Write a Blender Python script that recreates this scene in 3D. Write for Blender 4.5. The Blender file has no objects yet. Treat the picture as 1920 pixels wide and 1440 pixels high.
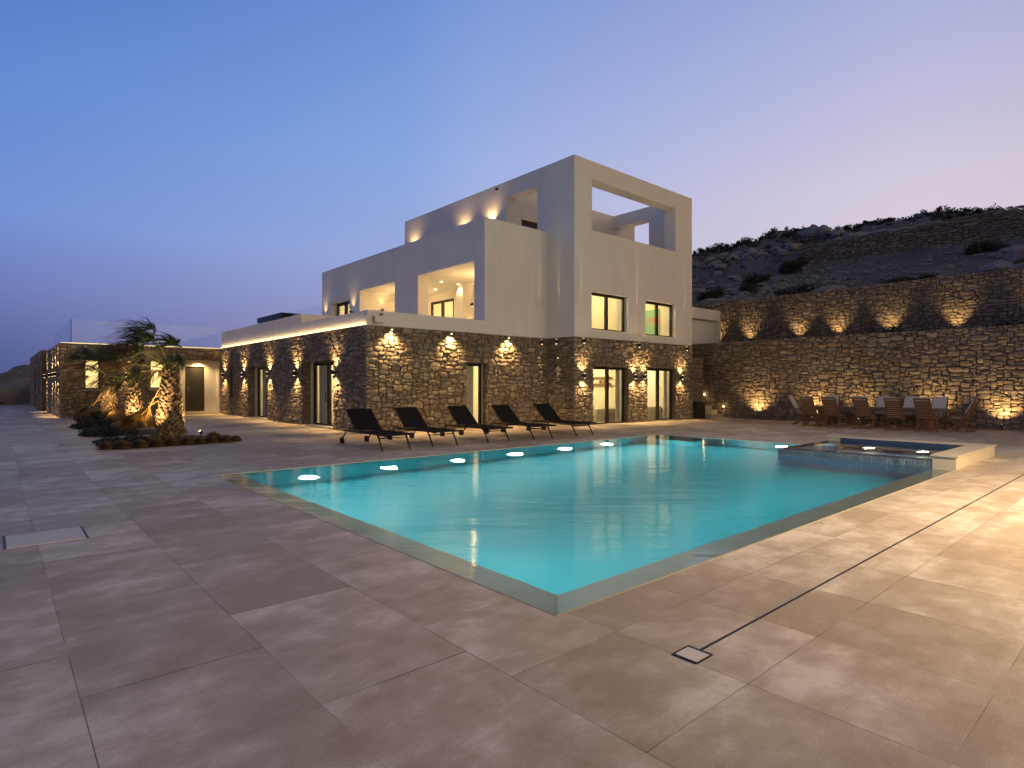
import bpy, math, random
import numpy as np
from mathutils import Vector, Matrix
random.seed(7)
S = bpy.context.scene
COL = S.collection
PI = math.pi
R = math.radians
WARM = (1.0, 0.62, 0.24)
WARMW = (1.0, 0.74, 0.38)

def lin(r, g, b):
    f = lambda c: ((c/255+.055)/1.055)**2.4 if c > 10 else c/255/12.92
    return (f(r), f(g), f(b), 1)

# ------------------------------------------------------------------ naming
def tag(o, label=None, cat=None, group=None, kind=None):
    if label: o['label'] = label
    if cat: o['category'] = cat
    if group: o['group'] = group
    if kind: o['kind'] = kind
    return o

def thing(name, label, cat, loc=(0, 0, 0), rz=0, group=None):
    o = bpy.data.objects.new(name, None)
    COL.objects.link(o)
    o.location = loc; o.rotation_euler = (0, 0, rz)
    o.empty_display_size = .1
    return tag(o, label, cat, group)

def copy_tree(o, parent=None):
    c = o.copy(); COL.objects.link(c)
    if parent: c.parent = parent
    for ch in list(o.children): copy_tree(ch, c)
    return c

# ------------------------------------------------------------------ frames: u along the wall, v up, n outward
class Fr:
    def __init__(s, O, U, N, V=(0, 0, 1)):
        s.O, s.U, s.N, s.V = (np.array(a, float) for a in (O, U, N, V))
    def p(s, u, v, n): return s.O+u*s.U+v*s.V+n*s.N
WORLD = Fr((0, 0, 0), (1, 0, 0), (0, 0, 1), (0, 1, 0))      # u=x v=y n=z
LW = Fr((8.8, 0, 0), (0, 1, 0), (-1, 0, 0))
FW = Fr((0, 17, 0), (1, 0, 0), (0, -1, 0))
TF = Fr((0, 15.55, 0), (1, 0, 0), (0, -1, 0))
TL = Fr((16.8, 0, 0), (0, 1, 0), (-1, 0, 0))
MX = Fr((13.55, 0, 0), (0, 1, 0), (-1, 0, 0))
AF = Fr((0, 33, 0), (1, 0, 0), (0, -1, 0))
AS = Fr((2.22, 0, 0), (0, 1, 0), (-1, 0, 0))

# ------------------------------------------------------------------ mesh builder
class MB:
    def __init__(s): s.v = []; s.f = []; s.t = []; s.m = []; s.n = 0
    def add(s, V, F, tone=.5, mi=0):
        V = np.asarray(V, float).reshape(-1, 3)
        s.v.append(V); s.t.append(np.full(len(V), tone) if np.isscalar(tone) else np.asarray(tone, float))
        for f in F: s.f.append(tuple(i+s.n for i in f)); s.m.append(mi)
        s.n += len(V)
    def box(s, u0, u1, v0, v1, n0, n1, fr=WORLD, tone=.5, mi=0):
        P = [fr.p(u, v, n) for n in (n0, n1) for v in (v0, v1) for u in (u0, u1)]
        s.add(P, [(0, 2, 3, 1), (4, 5, 7, 6), (0, 1, 5, 4), (2, 6, 7, 3), (0, 4, 6, 2), (1, 3, 7, 5)], tone, mi)
    def quad(s, a, b, c, d, tone=.5, mi=0): s.add([a, b, c, d], [(0, 1, 2, 3)], tone, mi)
    def bar(s, a, b, w, h, up=(0, 0, 1), tone=.5, mi=0):
        a = Vector(a); b = Vector(b); d = (b-a).normalized(); u = Vector(up)
        x = d.cross(u)
        if x.length < 1e-4: x = d.cross(Vector((1, 0, 0)))
        x.normalize(); y = x.cross(d).normalized()
        P = [q+x*(i*w/2)+y*(j*h/2) for q in (a, b) for j in (-1, 1) for i in (-1, 1)]
        s.add([tuple(p) for p in P], [(0, 1, 3, 2), (4, 6, 7, 5), (0, 4, 5, 1), (2, 3, 7, 6), (0, 2, 6, 4), (1, 5, 7, 3)], tone, mi)
    def tube(s, pts, rad, seg=8, tone=.5, mi=0, cap=True):
        pts = [Vector(p) for p in pts]; n = len(pts)
        rads = [rad]*n if np.isscalar(rad) else rad
        V = []; F = []; x = None
        for i, p in enumerate(pts):
            d = (pts[min(i+1, n-1)]-pts[max(i-1, 0)]).normalized()
            if x is None:
                x = d.cross(Vector((0, 0, 1)))
                if x.length < 1e-3: x = d.cross(Vector((1, 0, 0)))
            x = (x-d*x.dot(d)).normalized(); y = d.cross(x)
            for k in range(seg):
                a = 2*PI*k/seg
                V.append(tuple(p+x*(math.cos(a)*rads[i])+y*(math.sin(a)*rads[i])))
        for i in range(n-1):
            for k in range(seg):
                k2 = (k+1) % seg
                F.append((i*seg+k, i*seg+k2, (i+1)*seg+k2, (i+1)*seg+k))
        if cap: F.append(tuple(range(seg))[::-1]); F.append(tuple((n-1)*seg+k for k in range(seg)))
        s.add(V, F, tone, mi)
    def lathe(s, c, prof, seg=24, tone=.5, mi=0):
        s.tube([(c[0], c[1], c[2]+z) for r, z in prof], [r for r, z in prof], seg, tone, mi)
    def panel(s, fr, u0, u1, v0, v1, thick, holes=(), mi=0, tone=.5, n0=0.):
        """a wall with openings, one welded skin: front at n0, back at n0-thick, reveals included"""
        us = sorted({round(x, 4) for x in [u0, u1]+[h[i] for h in holes for i in (0, 1)] if u0-1e-6 <= x <= u1+1e-6})
        vs = sorted({round(x, 4) for x in [v0, v1]+[h[i] for h in holes for i in (2, 3)] if v0-1e-6 <= x <= v1+1e-6})
        nu, nv = len(us), len(vs)
        solid = lambda i, j: 0 <= i < nu-1 and 0 <= j < nv-1 and not any(h[0]-1e-4 < (us[i]+us[i+1])/2 < h[1]+1e-4 and h[2]-1e-4 < (vs[j]+vs[j+1])/2 < h[3]+1e-4 for h in holes)
        V = [fr.p(u, v, n) for n in (n0, n0-thick) for v in vs for u in us]
        I = lambda i, j, k: k*nu*nv+j*nu+i
        F = []
        for i in range(nu-1):
            for j in range(nv-1):
                if not solid(i, j): continue
                F.append((I(i, j, 0), I(i+1, j, 0), I(i+1, j+1, 0), I(i, j+1, 0)))
                F.append((I(i, j, 1), I(i, j+1, 1), I(i+1, j+1, 1), I(i+1, j, 1)))
                if not solid(i-1, j): F.append((I(i, j, 0), I(i, j+1, 0), I(i, j+1, 1), I(i, j, 1)))
                if not solid(i+1, j): F.append((I(i+1, j, 0), I(i+1, j, 1), I(i+1, j+1, 1), I(i+1, j+1, 0)))
                if not solid(i, j-1): F.append((I(i, j, 0), I(i, j, 1), I(i+1, j, 1), I(i+1, j, 0)))
                if not solid(i, j+1): F.append((I(i, j+1, 0), I(i+1, j+1, 0), I(i+1, j+1, 1), I(i, j+1, 1)))
        s.add(V, F, tone, mi)
    def build(s, name, mats, parent=None, smooth=False, sharp=None):
        me = bpy.data.meshes.new(name)
        V = np.vstack(s.v) if s.v else np.zeros((0, 3))
        me.from_pydata(V.tolist(), [], s.f)
        if not isinstance(mats, (list, tuple)): mats = [mats]
        for m in mats: me.materials.append(m)
        if len(mats) > 1: me.polygons.foreach_set('material_index', s.m)
        a = me.attributes.new('tone', 'FLOAT', 'POINT')
        a.data.foreach_set('value', np.concatenate(s.t) if s.t else [])
        if smooth: me.polygons.foreach_set('use_smooth', [True]*len(s.f))
        if sharp is not None: me.set_sharp_from_angle(angle=R(sharp))
        me.update()
        o = bpy.data.objects.new(name, me)
        COL.objects.link(o)
        if parent: o.parent = parent; o.matrix_parent_inverse = parent.matrix_basis.inverted()
        return o

# ------------------------------------------------------------------ masonry: every stone a small weathered block
NA = 12
_ang = np.linspace(0, 2*PI, NA, endpoint=False)+PI/NA
def stones(mb, fr, u0, u1, v0, v1, holes=(), seed=1, cu=.088, cv=.066, big=1.0, hmax=.05, flat=False, vtop=None, mi=1):
    rs = np.random.RandomState(seed)
    def cuts(a, b, c, keys):
        ks = sorted({a, b}|{k for k in keys if a < k < b}); out = []
        for p, q in zip(ks[:-1], ks[1:]):
            n = max(1, int(round((q-p)/c))); xs = np.linspace(p, q, n+1)
            out += list(xs[:-1])
        return np.array(out+[b])
    us = cuts(u0, u1, cu, [h[i] for h in holes for i in (0, 1)])
    vs = cuts(v0, v1, cv, [h[i] for h in holes for i in (2, 3)])
    nu, nv = len(us)-1, len(vs)-1
    occ = np.zeros((nu, nv), bool)
    uc = (us[:-1]+us[1:])/2; vc = (vs[:-1]+vs[1:])/2
    for h in holes:
        occ |= ((uc > h[0]) & (uc < h[1]))[:, None] & ((vc > h[2]) & (vc < h[3]))[None, :]
    if vtop is not None:
        occ |= vc[None, :] > np.array([vtop(x) for x in uc])[:, None]
    if flat: sizes = [(3, 1), (4, 1), (2, 1), (5, 1), (4, 2), (3, 2), (6, 2), (2, 2), (1, 1)]; wt = [4, 4, 4, 2, 2, 2, 1, 1, 2]
    else: sizes = [(1, 1), (2, 1), (3, 1), (2, 2), (3, 2), (4, 2), (2, 3), (3, 3), (4, 3), (5, 3), (1, 2), (6, 3), (5, 4), (5, 2)]; wt = [2.5, 5, 4, 5, 7*big, 4.5*big, 2, 3.5*big, 2.2*big, .9*big, 2, .5*big, .4*big, 1.6*big]
    wt = np.array(wt)/sum(wt)
    # warped lattice so that no course runs ruler straight
    jU = rs.normal(0, cu*.16, (nu+1, nv+1)); jV = rs.normal(0, cv*.17, (nu+1, nv+1))
    jU[0, :] = jU[-1, :] = 0; jV[:, 0] = jV[:, -1] = 0
    V = []; T = []; F = []; base = mb.n
    nst = 0
    ringF = []
    for r in range(3):
        for k in range(NA):
            k2 = (k+1) % NA
            ringF.append((r*NA+k, r*NA+k2, (r+1)*NA+k2, (r+1)*NA+k))
    capF = [(3*NA+k, 3*NA+(k+1) % NA, 4*NA) for k in range(NA)]
    per = 4*NA+1
    order = sizes
    for j in range(nv):
        for i in range(nu):
            if occ[i, j]: continue
            for _ in range(6):
                w, h = sizes[rs.choice(len(sizes), p=wt)]
                if i+w <= nu and j+h <= nv and not occ[i:i+w, j:j+h].any(): break
            else: w = h = 1
            occ[i:i+w, j:j+h] = True
            a = (us[i+w]-us[i])/2; b = (vs[j+h]-vs[j])/2
            cx = (us[i]+us[i+w])/2+jU[i, j]*.8*(0 < i and i+w < nu); cy = (vs[j]+vs[j+h])/2+jV[i, j]*.8*(0 < j and j+h < nv)
            g = rs.uniform(.003, .010)
            pw = rs.uniform(2.6, 6.0)
            c, s_ = np.cos(_ang), np.sin(_ang)
            rad = (np.abs(c)**pw+np.abs(s_)**pw)**(-1/pw)*(1+rs.normal(0, .045, NA))
            x = c*rad*(a-g); y = s_*rad*(b-g)
            sk = rs.normal(0, .10); x = x*(1+sk*y/max(b, .01)*.6); y = y*(1+rs.normal(0, .10)*x/max(a, .01)*.6)
            hh = hmax*rs.uniform(.35, 1.0)
            tu, tv = rs.normal(0, .05), rs.normal(0, .07)
            st = np.zeros((per, 3))
            for r, (sc, hz) in enumerate(((1.0, -.05), (.985, .25*hh), (.90, .82*hh), (.52, 1.0*hh))):
                q = slice(r*NA, r*NA+NA)
                st[q, 0] = x*sc; st[q, 1] = y*sc
                st[q, 2] = hz+(rs.normal(0, .005, NA)+(x*tu+y*tv)*sc if r else 0)
            st[-1, 2] = hh*1.0+rs.normal(0, .005)
            W = fr.O+np.outer(cx+st[:, 0], fr.U)+np.outer(cy+st[:, 1], fr.V)+np.outer(st[:, 2], fr.N)
            V.append(W); T.append(np.full(per, rs.uniform()))
            o = base+nst*per
            F += [tuple(o+q for q in f) for f in ringF]+[tuple(o+q for q in f) for f in capF]
            nst += 1
    if not V: return
    V = np.vstack(V)
    mb.v.append(V); mb.t.append(np.concatenate(T)); mb.f += F; mb.m += [mi]*len(F); mb.n += len(V)

# ------------------------------------------------------------------ materials
class NT:
    def __init__(s, name, kind='mat'):
        if kind == 'mat':
            s.m = bpy.data.materials.new(name); s.m.use_nodes = True; s.t = s.m.node_tree
        else: s.t = kind
        s.t.nodes.clear()
    def n(s, typ, **k):
        nd = s.t.nodes.new(typ)
        for a, b in k.items():
            if a.startswith('_'): setattr(nd, a[1:], b)
            else:
                key = a.replace('__', ' ')
                key = int(key[1:]) if key[0] == 'i' and key[1:].isdigit() else key
                sock = nd.inputs[key]
                if isinstance(b, bpy.types.NodeSocket): s.t.links.new(b, sock)
                else: sock.default_value = b
        return nd
    def math(s, op, a, b=0., c=0., clamp=False): return s.n('ShaderNodeMath', _operation=op, _use_clamp=clamp, i0=a, i1=b, i2=c).outputs[0]
    def mix(s, f, a, b, blend='MIX'):
        nd = s.t.nodes.new('ShaderNodeMix'); nd.data_type = 'RGBA'; nd.blend_type = blend
        for i, x in ((0, f), (6, a), (7, b)):
            if isinstance(x, bpy.types.NodeSocket): s.t.links.new(x, nd.inputs[i])
            else: nd.inputs[i].default_value = x if i == 0 or len(x) == 4 else (*x, 1)
        return nd.outputs[2]
    def ramp(s, f, stops, interp='LINEAR'):
        nd = s.t.nodes.new('ShaderNodeValToRGB'); nd.color_ramp.interpolation = interp
        e = nd.color_ramp.elements
        while len(e) > 1: e.remove(e[-1])
        e[0].position = stops[0][0]; e[0].color = stops[0][1] if len(stops[0][1]) == 4 else (*stops[0][1], 1)
        for p, c in stops[1:]:
            x = e.new(p); x.color = c if len(c) == 4 else (*c, 1)
        s.t.links.new(f, nd.inputs[0])
        return nd.outputs[0]
    def noise(s, vec, scale, detail=3, rough=.55, dist=0.):
        return s.n('ShaderNodeTexNoise', Vector=vec, Scale=scale, Detail=detail, Roughness=rough, Distortion=dist).outputs['Fac']
    def scaled(s, vec, sc): return s.n('ShaderNodeMapping', Vector=vec, Scale=sc).outputs[0]
    def bump(s, h, strength, dist, normal=None):
        k = dict(Height=h, Strength=strength, Distance=dist)
        if normal is not None: k['Normal'] = normal
        return s.n('ShaderNodeBump', **k).outputs[0]
    def out(s, sh):
        o = s.t.nodes.new('ShaderNodeOutputMaterial'); s.t.links.new(sh, o.inputs[0]); return s.m
    def obj(s): return s.n('ShaderNodeTexCoord').outputs['Object']
    def pos(s): return s.n('ShaderNodeNewGeometry').outputs['Position']
    def tone(s): return s.n('ShaderNodeAttribute', _attribute_name='tone').outputs['Fac']
    def pr(s, **k): return s.n('ShaderNodeBsdfPrincipled', **k).outputs[0]

def plain(name, col, rough=.5, metal=0., var=.25, scale=6., bump=0.):
    t = NT(name); v = t.obj()
    f = t.noise(v, scale, 4)
    c = t.mix(f, tuple(x*(1-var) for x in col), tuple(min(1, x*(1+var)) for x in col))
    k = dict(Base__Color=c, Roughness=rough, Metallic=metal)
    if bump: k['Normal'] = t.bump(t.noise(v, scale*12, 3), bump, .01)
    return t.out(t.pr(**k))

def emit(name, col, strength):
    t = NT(name)
    return t.out(t.n('ShaderNodeEmission', Color=(*col, 1), Strength=strength).outputs[0])

def mat_stone(name, cols, spread=1.):
    t = NT(name); v = t.pos(); tn = t.tone()
    c = t.ramp(tn, [(i/(len(cols)-1), x) for i, x in enumerate(cols)])
    n1 = t.noise(v, 9, 5, .6); n2 = t.noise(v, 42, 4, .65)
    c = t.mix(t.math('MULTIPLY', n1, .75), c, t.ramp(n2, [(.3, (.07, .06, .052)), (.7, (.42, .36, .29))]), 'OVERLAY')
    c = t.mix(t.math('SUBTRACT', t.math('MULTIPLY', n2, 1.4), .55, clamp=True), c, (.36, .31, .25, 1))
    h = t.math('ADD', t.math('MULTIPLY', n1, .6), n2)
    return t.out(t.pr(Base__Color=c, Roughness=.85, Normal=t.bump(h, .9, .022)))

def mat_mortar():
    t = NT('mortar'); v = t.pos(); n = t.noise(v, 60, 3)
    return t.out(t.pr(Base__Color=t.mix(n, (.105, .085, .064), (.18, .148, .112)), Roughness=.95, Normal=t.bump(n, .6, .01)))

def mat_stucco():
    t = NT('stucco'); v = t.pos()
    n1 = t.noise(v, 1.1, 5, .6); n2 = t.noise(t.scaled(v, (1.1, 1.1, .45)), 1.3, 6, .7, .5); n3 = t.noise(v, 55, 4)
    c = t.mix(t.math('MULTIPLY', n1, .6), (.79, .765, .72), (.70, .675, .63))
    c = t.mix(t.ramp(n2, [(.42, (0, 0, 0)), (.75, (.42, .42, .42))]), c, (.60, .565, .51))
    return t.out(t.pr(Base__Color=c, Roughness=.88, Normal=t.bump(t.math('ADD', n3, t.math('MULTIPLY', n1, 2.)), .35, .012)))

def mat_deck():
    t = NT('deck_slabs'); v = t.pos()
    sp = t.n('ShaderNodeSeparateXYZ', Vector=v)
    x, y = sp.outputs[0], sp.outputs[1]
    cx = t.math('DIVIDE', t.math('SUBTRACT', x, .33), .905)
    col = t.math('FLOOR', cx); fx = t.math('SUBTRACT', cx, col)
    off = t.n('ShaderNodeTexWhiteNoise', _noise_dimensions='1D', W=col).outputs[0]
    side = t.math('LESS_THAN', col, 1.5)
    off = t.math('MULTIPLY', off, side)
    sl = t.math('ADD', .895, t.math('MULTIPLY', side, .64))
    cy = t.math('ADD', t.math('DIVIDE', t.math('SUBTRACT', y, 1.555), sl), off)
    row = t.math('FLOOR', cy); fy = t.math('SUBTRACT', cy, row)
    idv = t.n('ShaderNodeCombineXYZ', X=col, Y=row, Z=0.).outputs[0]
    wn = t.n('ShaderNodeTexWhiteNoise', _noise_dimensions='3D', Vector=idv)
    rnd = wn.outputs[0]
    ex = t.math('MINIMUM', fx, t.math('SUBTRACT', 1., fx)); ey = t.math('MINIMUM', fy, t.math('SUBTRACT', 1., fy))
    edge = t.math('MINIMUM', ex, ey)
    joint = t.math('LESS_THAN', edge, .0024)
    # weathering: pale bloom that dries in streaks, different on every slab
    sv = t.n('ShaderNodeVectorMath', _operation='ADD', i0=v, i1=t.n('ShaderNodeVectorMath', _operation='SCALE', i0=wn.outputs[1], Scale=14.).outputs[0]).outputs[0]
    n1 = t.noise(t.scaled(sv, (.62, 1.5, 1)), 1.2, 8, .68, .35)
    n2 = t.noise(t.scaled(v, (.8, 1.2, 1)), .42, 5, .58)
    n3 = t.noise(v, 150, 3, .7); n4 = t.noise(v, 22, 5, .65); n5 = t.noise(v, 3.4, 5, .6)
    b = t.math('ADD', t.math('MULTIPLY', n1, .34), t.math('ADD', t.math('MULTIPLY', n2, .34), t.math('ADD', t.math('MULTIPLY', n5, .24), t.math('MULTIPLY', n4, .08))))
    b = t.math('ADD', b, t.math('MULTIPLY', t.math('SUBTRACT', rnd, .5), .06))
    bloom = t.ramp(b, [(.44, (0, 0, 0)), (.50, (.3, .3, .3)), (.575, (1, 1, 1))])
    base = t.mix(rnd, (.405, .322, .238), (.445, .36, .268))
    base = t.mix(t.ramp(n4, [(.35, (0, 0, 0)), (.75, (.5, .5, .5))]), base, (.30, .225, .16))
    c = t.mix(bloom, base, (.70, .62, .54))
    spots = t.ramp(t.noise(v, 9.5, 4, .7, .6), [(.70, (0, 0, 0)), (.76, (1, 1, 1))])
    c = t.mix(t.math('MULTIPLY', spots, .4), c, (.17, .12, .075))
    c = t.mix(.55, c, t.ramp(t.math('ADD', t.math('MULTIPLY', n3, .6), t.math('MULTIPLY', t.noise(v, 420, 2, .6), .4)), [(.36, (.18, .17, .16)), (.64, (.82, .81, .80))]), 'OVERLAY')
    jn = t.noise(v, 1.3, 2)
    c = t.mix(joint, c, t.mix(t.ramp(jn, [(.45, (0, 0, 0)), (.6, (1, 1, 1))]), (.10, .085, .075), (.44, .36, .26)))
    h = t.math('SUBTRACT', t.math('ADD', t.math('MULTIPLY', n3, .35), t.math('MULTIPLY', n4, .3)), t.math('MULTIPLY', joint, 1.2))
    ro = t.math('ADD', .50, t.math('MULTIPLY', n1, .2))
    return t.out(t.pr(Base__Color=c, Roughness=ro, Specular__IOR__Level=.45, Normal=t.bump(h, .5, .006)))

def mat_glass(name, tint=(.93, .96, .95), refl=1.0, ior=1.5):
    t = NT(name)
    bf = t.n('ShaderNodeNewGeometry').outputs['Backfacing']
    fr = t.n('ShaderNodeFresnel', IOR=t.math('ADD', t.math('MULTIPLY', bf, 1/ior-ior), ior)).outputs[0]
    tr = t.n('ShaderNodeBsdfTransparent', Color=(*tint, 1)).outputs[0]
    gl = t.n('ShaderNodeBsdfGlossy', Color=(1, 1, 1, 1), Roughness=.02).outputs[0]
    return t.out(t.n('ShaderNodeMixShader', i0=t.math('MULTIPLY', fr, refl), i1=tr, i2=gl).outputs[0])

def mat_water(name, tint, bumps=.3, rough=.06):
    t = NT(name); v = t.pos()
    # low wind waves with their crests across the breeze
    rv = t.n('ShaderNodeMapping', _vector_type='TEXTURE', Vector=v, Rotation=(0, 0, R(-41)), Scale=(2.4, .62, 1)).outputs[0]
    a = t.noise(rv, .9, 3, .5, .2); b = t.noise(rv, 5.5, 3, .5)
    h = t.math('ADD', a, t.math('MULTIPLY', b, .16))
    nm = t.bump(h, bumps, .05)
    fr = t.n('ShaderNodeFresnel', IOR=1.33, Normal=nm).outputs[0]
    rv2 = t.n('ShaderNodeMapping', _vector_type='TEXTURE', Vector=v, Rotation=(0, 0, R(-41)), Scale=(.5, 2.6, 1)).outputs[0]
    nm2 = t.bump(t.math('ADD', h, t.math('MULTIPLY', t.noise(rv2, 5, 4, .65), .34)), bumps*1.5, .05)
    rf = t.n('ShaderNodeBsdfRefraction', Color=(*tint, 1), Roughness=rough*2.0, IOR=1.33, Normal=nm2).outputs[0]
    gl = t.n('ShaderNodeBsdfGlossy', Color=(1, 1, 1, 1), Roughness=rough*1.6, Normal=nm).outputs[0]
    return t.out(t.n('ShaderNodeMixShader', i0=fr, i1=rf, i2=gl).outputs[0])

def mat_leaf(name, a, b, rough=.6, trans=.25):
    t = NT(name)
    c = t.ramp(t.tone(), [(0, a), (1, b)])
    d = t.pr(Base__Color=c, Roughness=rough)
    tr = t.n('ShaderNodeBsdfTranslucent', Color=c).outputs[0]
    return t.out(t.n('ShaderNodeMixShader', i0=trans, i1=d, i2=tr).outputs[0])

def mat_wood(name, a, b, axis=(1, 1, 1)):
    t = NT(name); v = t.scaled(t.obj(), axis)
    n = t.noise(v, 5, 5, .6, .4)
    return t.out(t.pr(Base__Color=t.mix(n, a, b), Roughness=.5, Normal=t.bump(n, .2, .004)))

M = {}
M['stone'] = mat_stone('field_stone', [(.15, .13, .10), (.23, .195, .145), (.29, .235, .155), (.20, .185, .165), (.35, .29, .20), (.25, .17, .105), (.29, .255, .21), (.40, .34, .245), (.17, .145, .11)])
M['dry'] = mat_stone('dry_stone', [(.12, .105, .095), (.21, .175, .14), (.26, .21, .15), (.17, .155, .148), (.30, .255, .20)])
M['mortar'] = mat_mortar()
M['stucco'] = mat_stucco()
M['deck'] = mat_deck()
M['frame'] = plain('anodised_frame', (.022, .019, .017), .45, .2, .2)
M['black'] = plain('black_metal', (.012, .012, .013), .45, .3)
M['dark_door'] = plain('dark_door', (.035, .032, .027), .5, 0, .15)
M['brown_shutter'] = plain('brown_shutter', (.06, .03, .02), .55)
M['glass'] = mat_glass('window_glass')
M['rail_glass'] = mat_glass('rail_glass', (.94, .975, .985), .35)
M['room'] = plain('room_paint', (.78, .72, .58), .8, 0, .05)
M['curtain'] = plain('curtain_cloth', (.78, .71, .56), .85, 0, .1, 3)
M['limestone'] = plain('pale_limestone', (.50, .44, .34), .6, 0, .18, 5, .3)
M['wetstone'] = plain('wet_rim_stone', (.56, .52, .40), .3, 0, .2, 3, .1)
M['basin'] = plain('pool_plaster', (.03, .40, .48), .6, 0, .08, .8)
M['spa_tile'] = plain('navy_mosaic', (.04, .065, .12), .25, 0, .4, 14, .2)
M['pool_water'] = mat_water('pool_water', (.94, .99, .99))
M['spa_water'] = mat_water('spa_water', (.75, .93, .97), .2, .05)
M['sling'] = plain('charcoal_mesh_cloth', (.0075, .0075, .0085), .9, 0, .2, 30, .2)
M['bronze'] = plain('dark_bronze_frame', (.014, .012, .011), .5, .2)
for k_ in ('sling', 'bronze'):
    next(n for n in M[k_].node_tree.nodes if n.type == 'BSDF_PRINCIPLED').inputs['Specular IOR Level'].default_value = .2
M['rubber'] = plain('black_rubber', (.01, .01, .01), .7)
M['teak'] = mat_wood('teak', (.17, .075, .028), (.29, .14, .055), (2, 2, 6))
M['teak_top'] = mat_wood('weathered_teak', (.17, .11, .075), (.27, .19, .13), (6, 1, 2))
M['cushion'] = plain('cream_cushion', (.62, .58, .52), .9, 0, .06, 6, .2)
M['lid'] = plain('pale_lid_stone', (.66, .60, .54), .6, 0, .12, 6, .2)
M['soil'] = plain('planting_soil', (.035, .026, .02), .95, 0, .4, 9, .6)
M['steel'] = plain('brushed_steel', (.35, .34, .32), .35, .9)
M['lamp'] = emit('warm_lamp', (1, .74, .38), 9)
M['led'] = emit('warm_led', (1, .70, .26), 6)
M['led_soft'] = emit('warm_led_soft', (1, .74, .34), 1.6)
M['pool_lamp'] = emit('pool_lamp', (1, .97, .80), 55)
M['spa_lamp'] = emit('spa_lamp', (1, .96, .75), 40)
M['palm_trunk'] = mat_leaf('palm_bark', (.07, .05, .035), (.30, .22, .14), .85, 0.)
M['frond'] = mat_leaf('palm_leaf', (.022, .042, .012), (.075, .105, .028))
M['dry_frond'] = mat_leaf('dry_palm_leaf', (.26, .15, .05), (.55, .36, .14))
M['brown_frond'] = mat_leaf('brown_palm_leaf', (.05, .03, .015), (.15, .085, .035))
M['petiole'] = mat_leaf('palm_stalk', (.16, .17, .05), (.28, .26, .09), .5, 0.)
M['grass'] = mat_leaf('straw_grass', (.10, .06, .025), (.24, .15, .065))
M['cover'] = mat_leaf('dark_shrub_leaf', (.012, .022, .010), (.045, .06, .028))
M['scrub'] = mat_leaf('hill_scrub', (.010, .012, .008), (.03, .03, .018))
M['bush'] = mat_leaf('hill_bush', (.012, .020, .008), (.035, .05, .018))

def mat_hill():
    t = NT('hill_earth'); v = t.pos()
    n1 = t.noise(v, .35, 5, .6); n2 = t.noise(v, 3.2, 5, .65); n3 = t.noise(v, 16, 3, .7)
    c = t.mix(t.ramp(n1, [(.38, (0, 0, 0)), (.62, (1, 1, 1))]), (.115, .102, .10), (.19, .16, .14))
    c = t.mix(t.ramp(n2, [(.52, (0, 0, 0)), (.66, (.7, .7, .7))]), c, (.035, .036, .028))
    c = t.mix(t.ramp(n3, [(.60, (0, 0, 0)), (.68, (.7, .7, .7))]), c, (.24, .23, .235))
    return t.out(t.pr(Base__Color=c, Roughness=.95, Normal=t.bump(t.math('ADD', n2, n3), .8, .10)))
M['hill'] = mat_hill()
def mat_rock():
    t = NT('granite_rock'); v = t.pos()
    n1 = t.noise(v, 1.3, 6, .65); n2 = t.noise(v, 9, 5, .7)
    c = t.mix(n1, (.12, .11, .108), (.34, .315, .30)); c = t.mix(t.ramp(n2, [(.5, (0, 0, 0)), (.7, (.6, .6, .6))]), c, (.09, .07, .055))
    return t.out(t.pr(Base__Color=c, Roughness=.9, Normal=t.bump(t.math('ADD', n1, t.math('MULTIPLY', n2, .5)), .9, .12)))
M['rock'] = mat_rock()
def mat_painting():
    t = NT('flower_canvas'); v = t.pos()
    sp = t.n('ShaderNodeSeparateXYZ', Vector=v)
    n = t.noise(v, 8, 5, .7, .8); band = t.math('SUBTRACT', 1., t.math('MULTIPLY', t.math('ABSOLUTE', t.math('SUBTRACT', sp.outputs[2], 4.75)), 1.7))
    f = t.math('ADD', t.math('MULTIPLY', t.math('SUBTRACT', n, .5), 2.4), t.math('MULTIPLY', band, .55))
    c = t.ramp(f, [(.50, (.20, .42, .27)), (.56, (.55, .05, .16)), (.72, (.75, .12, .3))])
    return t.out(t.pr(Base__Color=c, Roughness=.7))
M['painting'] = mat_painting()

# ------------------------------------------------------------------ lights
def spot(loc, d, power, cone, blend=.5, col=WARM, rad=.02, name='lamp_beam'):
    l = bpy.data.lights.new(name, 'SPOT'); l.energy = power; l.color = col
    l.spot_size = R(cone); l.spot_blend = blend; l.shadow_soft_size = rad
    o = bpy.data.objects.new(name, l); COL.objects.link(o); o.location = loc
    o.rotation_euler = Vector(d).to_track_quat('-Z', 'Y').to_euler()
    return o
def point(loc, power, col=WARMW, rad=.1, name='room_glow'):
    l = bpy.data.lights.new(name, 'POINT'); l.energy = power; l.color = col; l.shadow_soft_size = rad
    o = bpy.data.objects.new(name, l); COL.objects.link(o); o.location = loc; return o

# ------------------------------------------------------------------ value noise for terrain and rocks
_G = np.random.RandomState(3).rand(256, 256)
def vn(x, y):
    x = np.asarray(x, float); y = np.asarray(y, float)
    xi = np.floor(x).astype(int); yi = np.floor(y).astype(int); fx = x-xi; fy = y-yi
    fx = fx*fx*(3-2*fx); fy = fy*fy*(3-2*fy)
    g = lambda a, b: _G[a % 256, b % 256]
    return (g(xi, yi)*(1-fx)+g(xi+1, yi)*fx)*(1-fy)+(g(xi, yi+1)*(1-fx)+g(xi+1, yi+1)*fx)*fy-.5
def fbm(x, y, o=4):
    s = 0; a = 1
    for k in range(o): s = s+a*vn(x*2**k+17*k, y*2**k+5*k); a *= .5
    return s

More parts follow.
